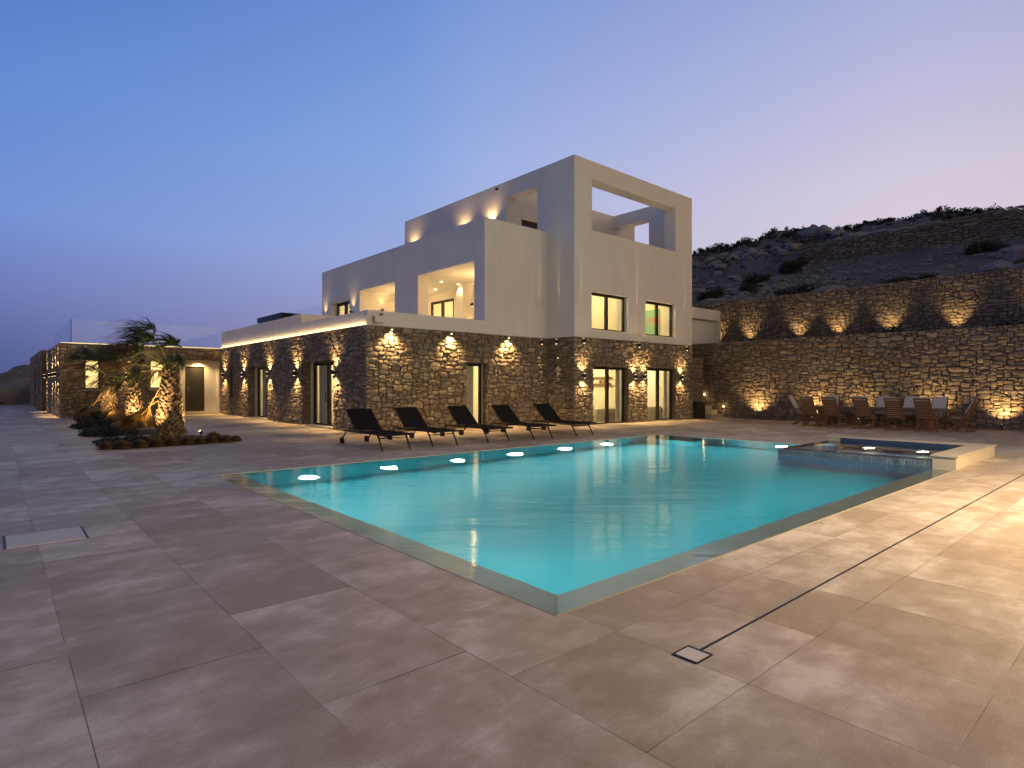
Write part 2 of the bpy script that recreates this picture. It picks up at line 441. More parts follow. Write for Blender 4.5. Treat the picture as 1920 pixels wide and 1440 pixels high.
# deck falls very slightly towards the pool
def gz(x, y):
    return float(np.interp(y, [13, 17, 33], [0, .08, .16])) if x < 16.8 else 0.

# ================================================================== SETTING
# ---- camera
cam = bpy.data.cameras.new('camera'); cam.sensor_width = 36; cam.lens = 1109/1920*36
cam.shift_y = 3/1920; cam.clip_end = 6000; cam.clip_start = .05
co = bpy.data.objects.new('camera', cam); COL.objects.link(co)
co.location = (0, 0, 1.6)
co.rotation_euler = Vector((.65869, .75241, 0)).to_track_quat('-Z', 'Y').to_euler()
S.camera = co

# ---- patio (with the pool cut out), falling slightly from the house
PX0, PX1, PY0, PY1 = 3.35, 16.5, 3.28, 11.4            # water
mb = MB()
xs = [-60, 2.93, 16.72, 27.3]; ys = [-40, 2.87, 11.42, 13, 17, 33, 62]
V = [(x, y, float(np.interp(y, [13, 17, 33], [0, .08, .16])) if x < 16.8 else 0.) for y in ys for x in xs]
F = []
for j in range(len(ys)-1):
    for i in range(3):
        if i == 1 and j == 1: continue
        F.append((j*4+i, j*4+i+1, j*4+5+i, j*4+4+i))
mb.add(V, F)
tag(mb.build('patio', M['deck']), kind='structure')

# ---- far ground and sea
mb = MB()
mb.quad((-2500, -2500, -9), (2500, -2500, -9), (2500, 2500, -9), (-2500, 2500, -9))
sea_t = NT('sea_water'); sv = sea_t.pos(); sn = sea_t.noise(sv, .05, 4)
tag(mb.build('sea', sea_t.out(sea_t.pr(Base__Color=(.01, .02, .04, 1), Roughness=.25, Normal=sea_t.bump(sn, .4, 1.)))), kind='structure')

# ---- hillside to the right
def hill_z(x, y):
    base = np.interp(x, [30.5, 33, 39.2, 40.5, 50, 62, 120], [6.1, 6.55, 8.9, 10.0, 13.9, 13.0, 2])
    wl = np.clip((17.6-y)/1.2, 0, 1)
    low = np.interp(x, [30.5, 33, 39.0, 40.0, 40.45, 41, 47, 50], [0, -.1, -.15, -.2, .55, .35, 0, 0])*wl
    ridge = np.interp(y, [-30, 3, 7.5, 12, 21, 30, 60, 110], [-1.5, -.95, -.55, .1, .45, .45, -1.5, -6])*np.clip((x-36)/12, 0, 1)
    amp = np.clip((x-30.2)/4, .15, 1)*np.where(x < 40.2, .38, 1.0)
    return base+low+ridge+amp*(fbm(x*.22, y*.22, 5)*.8+fbm(x*1.1+50, y*1.1, 3)*.28)
nx, ny = 150, 240
gx = np.concatenate([np.linspace(30.62, 56, 110), np.linspace(57, 120, 40)]); gy = np.linspace(-40, 110, ny)
X, Y = np.meshgrid(gx, gy, indexing='ij'); Z = hill_z(X, Y)
V = np.stack([X, Y, Z], -1).reshape(-1, 3)
F = [(i*ny+j, (i+1)*ny+j, (i+1)*ny+j+1, i*ny+j+1) for i in range(len(gx)-1) for j in range(ny-1)]
mb = MB(); mb.add(V, F); tag(mb.build('hillside', M['hill'], smooth=True), kind='structure')
# planted strip between the two lit retaining walls
mb = MB()
gx2 = np.linspace(27.62, 30.5, 10); gy2 = np.linspace(-8, 34, 120)
X, Y = np.meshgrid(gx2, gy2, indexing='ij'); Z = 3.58+fbm(X*1.3, Y*1.3, 3)*.10
mb.add(np.stack([X, Y, Z], -1).reshape(-1, 3), [(i*120+j, (i+1)*120+j, (i+1)*120+j+1, i*120+j+1) for i in range(9) for j in range(119)])
tag(mb.build('soil_strip', M['soil'], smooth=True), kind='structure')
# rocky ground beyond the patio on the left
gx3 = np.linspace(-70, 8, 120); gy3 = np.linspace(50, 110, 70)
X, Y = np.meshgrid(gx3, gy3, indexing='ij')
Z = np.interp(Y, [50, 56, 61, 70, 90, 110], [-.5, -.3, .9, 2.6, 2.6, -4])+np.interp(X, [-70, -20, -6, -1, 2, 8], [-2.6, -2.0, -1.7, -1.0, .3, .8])*np.clip((Y-55)/10, 0, 1)+fbm(X*.35, Y*.35, 4)*1.3*np.clip((Y-54)/6, 0, 1)
mb = MB(); mb.add(np.stack([X, Y, Z], -1).reshape(-1, 3), [(i*70+j, (i+1)*70+j, (i+1)*70+j+1, i*70+j+1) for i in range(119) for j in range(69)])
tag(mb.build('rocky_ground', M['hill'], smooth=True), kind='structure')

# ================================================================== VILLA
villa = thing('villa', 'large white stucco villa with stone ground floor and square roof frame behind the pool', 'villa', (16.8, 17, 0))
def glazed(parent, fr, u0, u1, v0, v1, n, name, leaves=2, fw=.075, handle=None, dark=None):
    """dark-framed glazing: frame > pane per leaf, handle; n is where the frame stands"""
    m = MB(); d = .07
    m.box(u0, u1, v1-fw, v1, n-d, n, fr); m.box(u0, u1, v0, v0+fw*.8, n-d, n, fr)
    m.box(u0, u0+fw, v0+fw*.8, v1-fw, n-d, n, fr); m.box(u1-fw, u1, v0+fw*.8, v1-fw, n-d, n, fr)
    w = (u1-u0)/leaves
    for k in range(1, leaves):
        c = u0+w*k
        m.box(c-fw*.75, c+fw*.75, v0+fw*.8, v1-fw, n-d-.01, n+.012, fr)
    f = m.build(name, M['frame'], parent)
    for k in range(leaves):
        g = MB(); a = u0+w*k+fw; b = u0+w*(k+1)-fw
        if leaves == 1: a, b = u0+fw, u1-fw
        g.box(a, b, v0+fw*.8, v1-fw, n-.045, n-.03, fr); g.build('pane', M['glass'], f)
    if handle is not None:
        h = MB(); vm = v0+(v1-v0)*.45
        h.box(handle-.013, handle+.013, vm-.16, vm+.16, n+.035, n+.055, fr)
        h.box(handle-.013, handle+.013, vm-.15, vm-.12, n-.002, n+.036, fr); h.box(handle-.013, handle+.013, vm+.12, vm+.15, n-.002, n+.036, fr)
        h.build('handle', M['black'], f)
    return f
def curtain(parent, fr, u0, u1, v0, v1, n, amp=.05, waves=7):
    m = MB(); k = waves*8; V = []; F = []
    for j, v in enumerate((v0, v0+(v1-v0)*.5, v1)):
        for i in range(k+1):
            u = u0+(u1-u0)*i/k
            V.append(fr.p(u+.015*math.sin(i*.9+j), v, n+amp*math.sin(i/k*waves*2*PI)*(1-.15*j)+.02*math.sin(i*.37)))
    for j in range(2):
        for i in range(k): F.append((j*(k+1)+i, j*(k+1)+i+1, (j+1)*(k+1)+i+1, (j+1)*(k+1)+i))
    m.add(V, F); return m.build('curtain', M['curtain'], parent, smooth=True)
def room(parent, x0, x1, y0, y1, z0, z1, open_side, power, lpos=None, name='room_interior', col=WARMW):
    m = MB(); t = .04
    if open_side != 'x0': m.box(x0-t, x0, y0, y1, z0, z1)
    if open_side != 'x1': m.box(x1, x1+t, y0, y1, z0, z1)
    if open_side != 'y0': m.box(x0, x1, y0-t, y0, z0, z1)
    if open_side != 'y1': m.box(x0, x1, y1, y1+t, z0, z1)
    m.box(x0-t, x1+t, y0-t, y1+t, z1, z1+t); m.box(x0-t, x1+t, y0-t, y1+t, z0-t, z0)
    m.build(name, M['room'], parent)
    if power: power *= 4.2; point(lpos or ((x0+x1)/2, (y0+y1)/2, z1-.35), power, col, .15)

# ---- ground floor: masonry
D1 = (19.37, 22.05, .02, 2.46); D2 = (25.92, 28.45, .02, 2.44); SL = (30.76, 31.28, 1.0, 2.54)
FD = (12.74, 13.72, .02, 2.42)
T1 = (17.91, 20.12, -.02, 2.36); T2 = (21.48, 23.62, -.02, 2.37)
def masonry(parent, fr, u0, u1, v0, v1, holes, seed, thick=.5, name='stone_wall', ext=(0, 0), vtop=None, **k):
    m = MB()
    m.panel(fr, u0+.02, u1-.02, v0, v1-.01, thick, holes, 0, .5, -.03)
    stones(m, fr, u0-ext[0], u1+ext[1], v0, v1, holes, seed, vtop=vtop, **k)
    return m.build(name, [M['mortar'], M['stone']], parent, smooth=True, sharp=50)
masonry(villa, LW, 17, 33, -.08, 3.53, [D1, D2, SL], 11, .25, ext=(.0, 0))
masonry(villa, FW, 8.8, 16.8, -.08, 3.50, [FD], 12, .28, ext=(.03, 0))
masonry(villa, TF, 16.8, 25, -.08, 3.50, [T1, T2], 13, .2, ext=(.03, .02))
masonry(villa, TL, 15.55, 17, -.08, 3.50, [], 14, .2)
# deep reveals: stone outside, plaster strip inside
for d in (D1, D2):
    m = MB(); stones(m, Fr((8.83, d[1], 0), (1, 0, 0), (0, -1, 0)), 0, .25, d[2], d[3], (), int(d[0]*10), hmax=.02, mi=0); m.build('door_reveal', M['stone'], villa, smooth=True, sharp=50)
m = MB(); stones(m, Fr((FD[1], 17.03, 0), (0, 1, 0), (-1, 0, 0)), 0, .25, FD[2], FD[3], (), 55, hmax=.02, mi=0); m.build('door_reveal', M['stone'], villa, smooth=True, sharp=50)
for d, fr in ((D1, LW), (D2, LW), (FD, FW), (T1, TF), (T2, TF)):
    u0, u1, v0, v1 = d
    n0, n1 = (-.6, -.285) if fr is not TF else (-.5, -.235)
    m = MB()
    P = ((u0-.15, v0-.08), (u0, v0-.08), (u0, v1), (u1, v1), (u1, v0-.08), (u1+.15, v0-.08), (u1+.15, v1+.09), (u0-.15, v1+.09))
    V = [fr.p(u, v, n) for n in (n0, n1) for u, v in P]
    m.add(V, [(0, 1, 2, 7), (7, 2, 3, 6), (6, 3, 4, 5), (8, 15, 10, 9), (15, 14, 11, 10), (14, 13, 12, 11)]+[(i, (i+1) % 8, (i+1) % 8+8, i+8) for i in range(8)])
    m.build('reveal_plaster', M['stucco'], villa)
    if fr is not TF:
        m = MB(); m.box(u0, u1, v1, v1+.05, -.28, -.04, fr); m.build('door_lintel', M['limestone'], villa)
for a_ in ((D1[0]-.02, D1[1]+.02, .0, gz(8.8, D1[0])+.045, -.45, .06, LW), (D2[0]-.02, D2[1]+.02, .0, gz(8.8, D2[0])+.045, -.45, .06, LW), (FD[0], FD[1], 0, .11, -.45, .05, FW), (T1[0], T1[1], -.02, .03, -.3, .06, TF), (T2[0], T2[1], -.02, .03, -.3, .06, TF)):
    m = MB(); m.box(*a_); m.build('threshold', M['limestone'], villa)
m = MB(); m.box(SL[0]-.05, SL[1]+.05, SL[2]-.05, SL[3]+.05, -.30, -.20, LW); m.build('slit_shutter', M['brown_shutter'], villa)
# glazing of the ground floor
glazed(villa, LW, D1[0], D1[1], .10, 2.46, -.40, 'glass_door', 2, .11, 20.85)
glazed(villa, LW, D2[0], D2[1], .12, 2.44, -.40, 'glass_door', 2, .11, 27.3)
glazed(villa, FW, FD[0], FD[1], .10, 2.42, -.42, 'glass_door', 1, .10)
glazed(villa, TF, T1[0], T1[1], .0, 2.36, -.20, 'glass_door', 2, .10, 19.95)
glazed(villa, TF, T2[0], T2[1], .0, 2.37, -.20, 'glass_door', 2, .10, 23.46)
curtain(villa, LW, 20.9, 22.0, .13, 2.4, -.62, .05, 5); curtain(villa, LW, 19.4, 20.0, .13, 2.4, -.62, .05, 4)
curtain(villa, LW, 27.2, 28.4, .15, 2.4, -.62, .05, 5)
curtain(villa, FW, 12.9, 13.5, .12, 2.4, -.62, .05, 5)
curtain(villa, TF, 19.78, 20.08, .05, 2.3, -.42, .05, 3); curtain(villa, TF, 23.28, 23.58, .05, 2.3, -.42, .05, 3)
room(villa, 9.35, 12.4, 17.7, 22.3, .06, 2.75, 'x0', 55, (10.6, 20.6, 2.3))
room(villa, 9.35, 12.6, 25.6, 29, .08, 2.75, 'x0', 45, (10.6, 27.3, 2.3))
room(villa, 12.5, 15.5, 17.6, 20.5, .08, 2.75, 'y0', 60, (13.6, 18.9, 2.2))
room(villa, 17.3, 20.9, 16.05, 20.0, .0, 2.75, 'y0', 75, (19.0, 18.2, 2.5))
room(villa, 21.0, 24.6, 16.05, 20.0, .0, 2.75, 'y0', 75, (22.6, 18.2, 2.5))
# simple furniture seen through the tower doors
m = MB()
m.box(19.45, 20.88, 16.7, 18.6, .0, .34); m.box(19.4, 20.89, 16.65, 18.65, .341, .58); m.build('bed', M['cushion'], villa)
m = MB(); m.box(23.1, 24.55, 16.9, 18.6, .0, .34); m.box(23.05, 24.56, 16.85, 18.65, .341, .58); m.build('bed', M['cushion'], villa)
m = MB(); m.box(20.62, 20.89, 17.1, 18.3, 1.66, 1.70); m.box(20.7, 20.8, 17.35, 17.45, 1.701, 1.84); m.box(20.7, 20.8, 17.55, 17.65, 1.701, 1.84); m.box(20.62, 20.89, 17.1, 18.3, 1.95, 1.99)
m.build('wall_shelf', M['teak'], villa)

# ---- first floor
W1 = (17.81, 20.12, 3.83, 5.34); W2 = (21.33, 23.62, 3.80, 5.33); RO = (17.83, 23.64, 7.77, 9.80)
m = MB(); m.panel(TF, 16.8, 25, 3.5, 10.5, .63, [W1, W2, RO]); m.build('tower_front', M['stucco'], villa)
m = MB(); m.panel(TL, 16.18, 28.04, 3.5, 10.5, .55, [(17.61, 19.57, 7.5, 9.8), (17.0, 28.04, 3.5, 7.25)]); m.build('tower_side', M['stucco'], villa)
OP1 = (17.63, 21.55, 3.62, 6.28); OP2 = (23.49, 26.88, 3.62, 6.27); WI = (28.0, 30.07, 3.75, 5.99)
m = MB(); m.panel(MX, 17.5, 31.31, 3.52, 7.80, .52, [OP1, OP2, WI]); m.build('loggia_side', M['stucco'], villa)
m = MB(); m.panel(FW, 13.55, 16.8, 3.5, 7.80, .5); m.build('loggia_front', M['stucco'], villa)
m = MB()
m.box(14.07, 16.8, 17.5, 31.25, 7.18, 7.30)                       # roof of the loggia block
m.box(14.07, 17.0, 30.9, 31.31, 3.5, 7.18)
m.box(17.0, 17.2, 17.5, 23.75, 3.5, 7.18); m.box(17.0, 17.2, 25.8, 31.3, 3.5, 7.18); m.box(17.0, 17.2, 23.75, 25.8, 5.9, 7.18)
m.box(16.8, 17.35, 28.04, 31.3, 3.5, 7.8)
m.box(16.2, 17.0, 21.92, 22.45, 3.6, 6.28)                        # column
m.box(14.07, 17.0, 27.2, 27.5, 3.6, 6.28)                         # partition
m.box(13.56, 17.0, 17.52, 30.9, 3.47, 3.60)                       # loggia floor
m.box(14.07, 17.0, 17.5, 30.9, 6.281, 6.40)                       # loggia ceiling
m.build('loggia_interior', M['stucco'], villa)
m = MB()
m.box(8.95, 13.55, 17.15, 33.0, 3.35, 3.52)                         # terrace slab
m.box(24.4, 25.0, 16.18, 28, -.1, 7.45); m.box(17.35, 24.4, 27.7, 28.04, -.1, 10.2); m.box(17.35, 24.4, 16.18, 27.7, 7.40, 7.5)
m.box(17.35, 24.4, 20.4, 27.7, 10.1, 10.2); m.box(24.4, 25.0, 20.41, 28.04, 7.45, 10.2)
m.build('roof_slab', M['stucco'], villa)
m = MB()
RWF = Fr((24.5, 0, 0), (0, 1, 0), (-1, 0, 0))
m.panel(RWF, 16.18, 19.85, 7.5, 10.5, .5, [(17.65, 19.85, 7.5, 9.86)])
BW = Fr((0, 19.85, 0), (1, 0, 0), (0, -1, 0))
m.panel(BW, 17.35, 26.26, 7.5, 10.49, .55, [(17.95, 20.4, 7.55, 9.22)])
m.build('roof_terrace_wall', M['stucco'], villa)
f = glazed(villa, BW, 17.95, 20.4, 7.55, 9.22, -.25, 'window', 2, .16)
m = MB(); m.box(17.95, 20.4, 8.72, 8.76, -.24, -.21, BW); m.build('light_strip', M['led'], f)
m = MB(); m.box(17.95, 20.4, 7.55, 9.22, -.53, -.5, BW); m.build('window_back', M['black'], f)
# parapets
m = MB()
m.panel(FW, 8.83, 13.55, 3.51, 3.99, .25)
m.box(8.84, 9.09, 17.25, 22.32, 3.54, 3.99); m.box(8.84, 9.09, 22.32, 32.95, 3.54, 4.35); m.box(9.09, 10.64, 22.32, 22.57, 3.6, 4.35)
m.build('terrace_parapet', M['stucco'], villa)
m = MB(); m.box(8.795, 8.815, 17.05, 32.9, 3.535, 3.56); m.build('light_strip', M['led'], villa)
def led_line(x0, y0, x1, y1, z, d, power):
    l = bpy.data.lights.new('led_line', 'AREA'); l.shape = 'RECTANGLE'; l.energy = power; l.color = (1, .68, .28)
    l.size = math.hypot(x1-x0, y1-y0); l.size_y = .02
    o = bpy.data.objects.new('led_line', l); COL.objects.link(o); o.location = ((x0+x1)/2, (y0+y1)/2, z)
    zax = -Vector(d).normalized(); xax = Vector((x1-x0, y1-y0, 0)).normalized(); yax = zax.cross(xax)
    o.rotation_euler = Matrix((xax, yax, zax)).transposed().to_euler()
led_line(8.775, 17.1, 8.775, 32.9, 3.57, (.45, 0, 1), 17)
# recessed uplights in the roof frame
for x_, y_, z_ in ((19.2, 15.86, 7.80), (22.2, 15.86, 7.80), (17.07, 18.6, 7.6), (24.75, 18.7, 7.6)):
    spot((x_, y_, z_), (0, 0, 1), 26 if y_ < 16 else 30, 100 if y_ < 16 else 62, .9, WARM, .05, 'soffit_glow')
# upper windows
for W, h in ((W1, 19.98), (W2, 23.48)):
    glazed(villa, TF, W[0], W[1], W[2], W[3], -.2, 'window', 2, .10, h)
for W in (W1, W2):
    m = MB(); m.box(W[0], W[1], W[2]-.03, W[2]+.012, -.2, .03, TF); m.build('window_sill', M['stucco'], villa)
glazed(villa, MX, WI[0], WI[1], WI[2], WI[3], -.3, 'window', 2, .16)
glazed(villa, Fr((17.0, 0, 0), (0, 1, 0), (-1, 0, 0)), 23.75, 25.8, 3.6, 5.9, -.02, 'sliding_door', 2, .12)
room(villa, 17.45, 20.6, 16.2, 20.0, 3.55, 6.3, 'y0', 62, (18.6, 17.8, 5.9))
room(villa, 20.75, 24.3, 16.2, 20.0, 3.55, 6.3, 'y0', 62, (21.8, 17.6, 5.9))
room(villa, 17.25, 21, 22.6, 27, 3.6, 6.28, 'x0', 60, (19, 24.6, 5.8))
room(villa, 14.08, 16.9, 27.55, 30.8, 3.62, 6.2, 'x0', 30, (15.5, 29, 5.6))
m = MB(); m.box(19.2, 20.2, 26.3, 26.9, 3.6, 5.0); m.build('cabinet', M['teak'], villa)
pt = MB(); pt.box(24.24, 24.28, 16.85, 18.35, 3.95, 5.30)
tag(pt.build('wall_painting', M['painting']), 'canvas of crimson blossoms on green hanging behind the right upper tower window', 'painting')
# loggia downlights
for i, (x, y) in enumerate(((15.15, 22.14), (16.08, 22.14), (16.0, 20.2), (16.14, 24.09))):
    m = MB(); m.lathe((x, y, 6.262), [(.055, 0), (.05, .018)], 14)
    tag(m.build('ceiling_light', M['lamp']), ['small round downlight in the loggia ceiling, nearest the white column edge', 'small round downlight in the loggia ceiling beside the column top', 'small round downlight in the loggia ceiling near its front end', 'small round downlight in the loggia ceiling above the sliding door'][i], 'downlight', 'downlights in the loggia ceiling')
    spot((x, y, 6.24), (0, 0, -1), 45, 120, .8, WARMW, .04)
point((15.3, 19.6, 5.2), 105, WARM, .3); point((15.2, 25.2, 5.3), 92, WARM, .3)  # bare fill points added to brighten the loggia, no fittings

# ================================================================== ANNEX on the left
annex = thing('stone_annex', 'low flat-roofed stone wing with a glass roof railing, behind the palms', 'annex', (5.5, 33, .16))
A1 = (3.08, 3.70, 1.44, 2.82); A2 = (5.66, 6.38, 1.46, 2.84); NI = (6.96, 8.80, .16, 2.90)
masonry(annex, AF, 2.22, 8.8, 0, 3.50, [A1, A2, NI], 21, .35, ext=(.03, 0))
SD = (40.2, 41.0, .2, 2.6)
masonry(annex, AS, 33, 42.6, 0, 3.52, [], 22, .3, cu=.12, cv=.085)
masonry(annex, Fr((2.02, 0, 0), (0, 1, 0), (-1, 0, 0)), 42.6, 56.3, 0, 3.62, [(44.2, 45.6, .1, 2.7), (48.2, 50.2, .1, 2.7)], 23, .3, cu=.14, cv=.1)
for a_, b_ in ((44.0, 45.8), (48, 50.4)):
    m = MB(); m.box(2.2, 2.25, a_, b_, 0, 2.8); m.build('dark_recess', M['black'], annex)
m = MB(); m.box(2.3, 8.8, 33.1, 43, 3.40, 3.50); m.box(2.3, 8.8, 43, 56.2, 3.4, 3.6); m.box(2.02, 8.8, 56.3, 56.5, 0, 3.62);
m.box(8.8, 9.0, 33.02, 56.2, -.1, 3.5); m.build('roof_slab', M['stucco'], annex)
m = MB(); m.box(2.04, 2.3, 42.50, 42.62, 0, 3.6); m.build('wall_return', M['mortar'], annex)
m = MB(); m.box(2.3, 8.78, 33.04, 33.07, 3.51, 3.535); m.box(2.26, 2.29, 33.1, 43, 3.53, 3.545); m.build('light_strip', M['led_soft'], annex)
for A in (A1, A2):
    glazed(annex, AF, *A, -.22, 'window', 1, .07)
for A in (A1, A2):
    m = MB(); m.box(A[0]-.06, A[1]+.06, A[2]-.07, A[2]-.005, -.3, .045, AF); m.build('window_sill', M['limestone'], annex)
room(annex, 2.7, 4.4, 33.4, 36, .2, 2.95, 'y0', 38, (3.5, 34.6, 2.5)); room(annex, 5.2, 6.7, 33.4, 36, .2, 2.95, 'y0', 38, (6.0, 34.6, 2.5))
# entrance niche
m = MB(); m.panel(Fr((0, 33.62, 0), (1, 0, 0), (0, -1, 0)), 6.9, 9.0, .16, 3.0, .15, [(7.31, 8.22, .27, 2.58)])
m.box(6.86, 6.96, 33.0, 33.62, .16, 3.0); m.box(8.76, 8.799, 33.05, 33.62, .16, 3.0); m.box(6.9, 8.8, 33.03, 33.62, 2.9, 3.0)
m.build('entrance_niche', M['stucco'], annex)
m = MB(); m.box(6.96, 8.76, 32.9, 33.62, .1, .28); m.box(6.9, 8.8, 32.62, 32.9, .1, .20); m.build('entrance_step', M['limestone'], annex)
m = MB(); m.box(7.31, 8.22, 33.68, 33.74, .28, 2.58)
for k in range(6): m.box(7.36+k*.145, 7.36+k*.145+.12, 33.668, 33.68, .33, 2.53)
d = m.build('entrance_door', M['dark_door'], annex)
m = MB(); m.box(7.44, 7.47, 33.60, 33.63, 1.25, 1.55); m.box(7.44, 7.47, 33.63, 33.67, 1.27, 1.30); m.box(7.44, 7.47, 33.63, 33.67, 1.5, 1.53); m.build('handle', M['steel'], d)
spot((7.9, 33.3, 2.88), (0, .1, -1), 150, 140, .9, WARM, .05, 'niche_glow')
# roof railing
rail = thing('glass_railing', 'frameless clear glass railing round the flat annex roof', 'railing', (2.63, 33.3, 3.53))
n = 6
for k in range(n):
    a = 2.63+(8.78-2.63)*k/n; b = 2.63+(8.78-2.63)*(k+1)/n
    m = MB(); m.box(a+.012, b-.012, 33.3, 33.317, 3.53, 4.63); m.build('glass_pane', M['rail_glass'], rail)
for k in range(8):
    a = 33.3+9.9*k/8; b = 33.3+9.9*(k+1)/8
    m = MB(); m.box(2.63, 2.647, a+.012, b-.012, 3.53, 4.63); m.build('glass_pane', M['rail_glass'], rail)
m = MB(); m.box(2.62, 8.78, 33.28, 33.34, 3.50, 3.56); m.box(2.60, 2.67, 33.34, 43.2, 3.50, 3.56); m.build('base_channel', M['steel'], rail)
for k in range(1, n):
    x = 2.63+(8.78-2.63)*k/n
    m = MB(); m.box(x-.03, x+.03, 33.285, 33.335, 4.46, 4.54); m.build('clip', M['steel'], rail)
m = MB(); m.box(2.605, 2.63, 33.285, 33.3, 3.53, 4.64); m.build('corner_seal', M['black'], rail)
# glass screen and dark furniture on the upper terrace
scr = thing('glass_screen', 'plain glass wind screen left of the upper loggia block', 'glass screen', (13.55, 34, 4.5))
for k in range(3):
    m = MB(); m.box(13.55, 13.57, 31.34+k*1.75, 31.34+k*1.75+1.72, 3.5, 6.06); m.build('glass_pane', M['rail_glass'], scr)
m = MB(); m.box(13.5, 13.62, 31.34, 36.6, 3.44, 3.5); m.build('base_channel', M['steel'], scr)
m = MB(); m.box(13.2, 14.6, 36.5, 40.9, 5.78, 6.08); m.box(13.3, 13.4, 36.6, 36.7, 3.5, 5.78); m.box(13.3, 13.4, 40.7, 40.8, 3.5, 5.78); m.box(14.4, 14.5, 36.6, 36.7, 3.5, 5.78); m.box(14.4, 14.5, 40.7, 40.8, 3.5, 5.78)
tag(m.build('terrace_canopy', M['black']), 'dark flat canopy on the upper terrace above the parapet', 'canopy')
m = MB(); m.box(9.2, 14.6, 33.1, 41, 3.36, 3.44); m.build('terrace_floor', M['stucco'], villa)
# ================================================================== RETAINING WALLS, STAIR
MW = Fr((27.25, 0, 0), (0, 1, 0), (-1, 0, 0)); UW = Fr((30.5, 0, 0), (0, 1, 0), (-1, 0, 0)); DW = Fr((40, 0, 0), (0, 1, 0), (-1, 0, 0))
w = MB(); w.panel(MW, -8, 21, -.08, 3.70, .4, (), 0, .5, -.03)
stones(w, MW, -8, 21, -.05, 3.76, (), 31, cu=.098, cv=.072, hmax=.06)
tag(w.build('retaining_wall', [M['mortar'], M['stone']], smooth=True, sharp=50), 'tall stone retaining wall behind the long teak dining table', 'stone wall')
w = MB(); w.panel(UW, -8, 34, 3.4, 6.16, .4, (), 0, .5, -.03)
stones(w, UW, -8, 34, 3.45, 6.26, (), 32, cu=.095, cv=.06, hmax=.065, big=.8)
tag(w.build('retaining_wall', [M['mortar'], M['dry']], smooth=True, sharp=50), 'second stone retaining wall with lamps shining up it, above the lower wall', 'stone wall')
top3 = lambda y: float(np.interp(y, [2, 12, 17], [11.1, 10.72, 10.86]))
w = MB(); w.panel(DW, -8, 16.95, 8.0, 10.62, .5, (), 0, .5, -.05)
stones(w, DW, -8, 17, 8.6, 11.15, (), 33, cu=.12, cv=.07, hmax=.08, flat=True, vtop=top3)
tag(w.build('dry_stone_wall', [M['mortar'], M['dry']], smooth=True, sharp=50), 'unlit dry stone terrace wall high on the hillside below the ridge', 'stone wall')
# stub wall beside the steps
SW = Fr((0, 15.62, 0), (1, 0, 0), (0, -1, 0))
w = MB(); w.panel(SW, 25.03, 26.03, -.05, 2.93, .3, (), 0, .5, -.03); w.panel(Fr((26.05, 0, 0), (0, 1, 0), (1, 0, 0)), 15.65, 19, -.05, 2.93, .3, (), 0, .5, -.03)
stones(w, SW, 25.03, 26.08, -.05, 2.95, (), 34); stones(w, Fr((26.05, 0, 0), (0, 1, 0), (1, 0, 0)), 15.6, 19, -.05, 2.95, (), 35)
tag(w.build('stair_wall', [M['mortar'], M['stone']], smooth=True, sharp=50), 'narrow grey stone wall between the white tower and the steps', 'stone wall')
stair = thing('garden_stair', 'pale stone steps climbing between the tower and the retaining wall', 'steps', (26.6, 15.2, 0))
for k in range(16):
    m = MB(); y = 15.16+.32*k
    m.box(26.1, 27.22, y+.012, y+.34, .2*k-.2*(k > 0)+.003*(k > 0), .2*k+.165); m.box(26.1, 27.22, y-.012, y+.335, .2*k+.165, .2*k+.20)
    m.build('step', M['limestone'], stair)
m = MB(); m.box(25.1, 25.6, 15.2, 15.5, .03, .80); m.box(25.08, 25.62, 15.18, 15.52, .80, .825); m.box(25.13, 25.17, 15.23, 15.27, 0, .03); m.box(25.53, 25.57, 15.23, 15.27, 0, .03)
for k in range(7): m.box(25.14, 25.56, 15.188, 15.2, .1+k*.095, .15+k*.095)
tag(m.build('black_cabinet', M['black']), 'small black slatted cabinet at the foot of the narrow stone wall', 'cabinet')
# white pavilion beyond the steps
m = MB(); PVF = Fr((0, 16.9, 0), (1, 0, 0), (0, -1, 0))
m.panel(PVF, 25.02, 30.02, 3.6, 5.68, .35, [(25.02, 29.75, 3.6, 5.12)])
m.box(25.02, 29.75, 17.12, 17.24, 3.6, 5.12); m.box(29.7, 30.0, 17.26, 21, 3.6, 5.66); m.box(25.1, 29.7, 17.26, 21, 5.5, 5.62)
tag(m.build('white_pavilion', M['stucco']), 'low white flat-roofed outbuilding half hidden behind the right side of the tower', 'outbuilding')

# ================================================================== WALL LAMPS
def sconce(x, y, z, nx_, ny_, label, group, pu=60, pd=60, cone=62, narrow=False, off=.125):
    t = thing('wall_lamp', label, 'wall lamp', (x, y, z), 0, group)
    cx, cy = x+nx_*off, y+ny_*off; h = .085; r = .045
    m = MB(); m.lathe((cx, cy, z), [(r*.96, -h), (r, -h+.008), (r, h-.008), (r*.96, h)], 14)
    m.build('lamp_body', M['black'], t, smooth=True, sharp=40)
    m = MB(); m.bar((x-nx_*.03, y-ny_*.03, z), (cx, cy, z), .035, .05); m.build('bracket', M['black'], t)
    for s_, p in ((1, pu), (-1, pd)):
        if not p: continue
        m = MB(); m.lathe((cx, cy, z+s_*(h+.001)), [(.034, 0), (.03, s_*.004)], 12); m.build('bulb', M['lamp'], t)
        spot((cx, cy, z+s_*(h+.012)), (-nx_*.10, -ny_*.10, s_), p, cone, .9, WARM, .02)
    return t
gL = 'up and down lamps along the left stone wall'
for y, d in zip((19.11, 22.54, 25.54, 28.92, 32.0), ('right of the nearer glass door', 'just left of the nearer glass door', 'right beside the farther glass door', 'left of the farther glass door', 'last before the white entrance')):
    sconce(8.76, y, gz(8.7, y)+1.97, -1, 0, 'black wall lamp on the left stone wall, '+d, gL, 200, 200, 112)
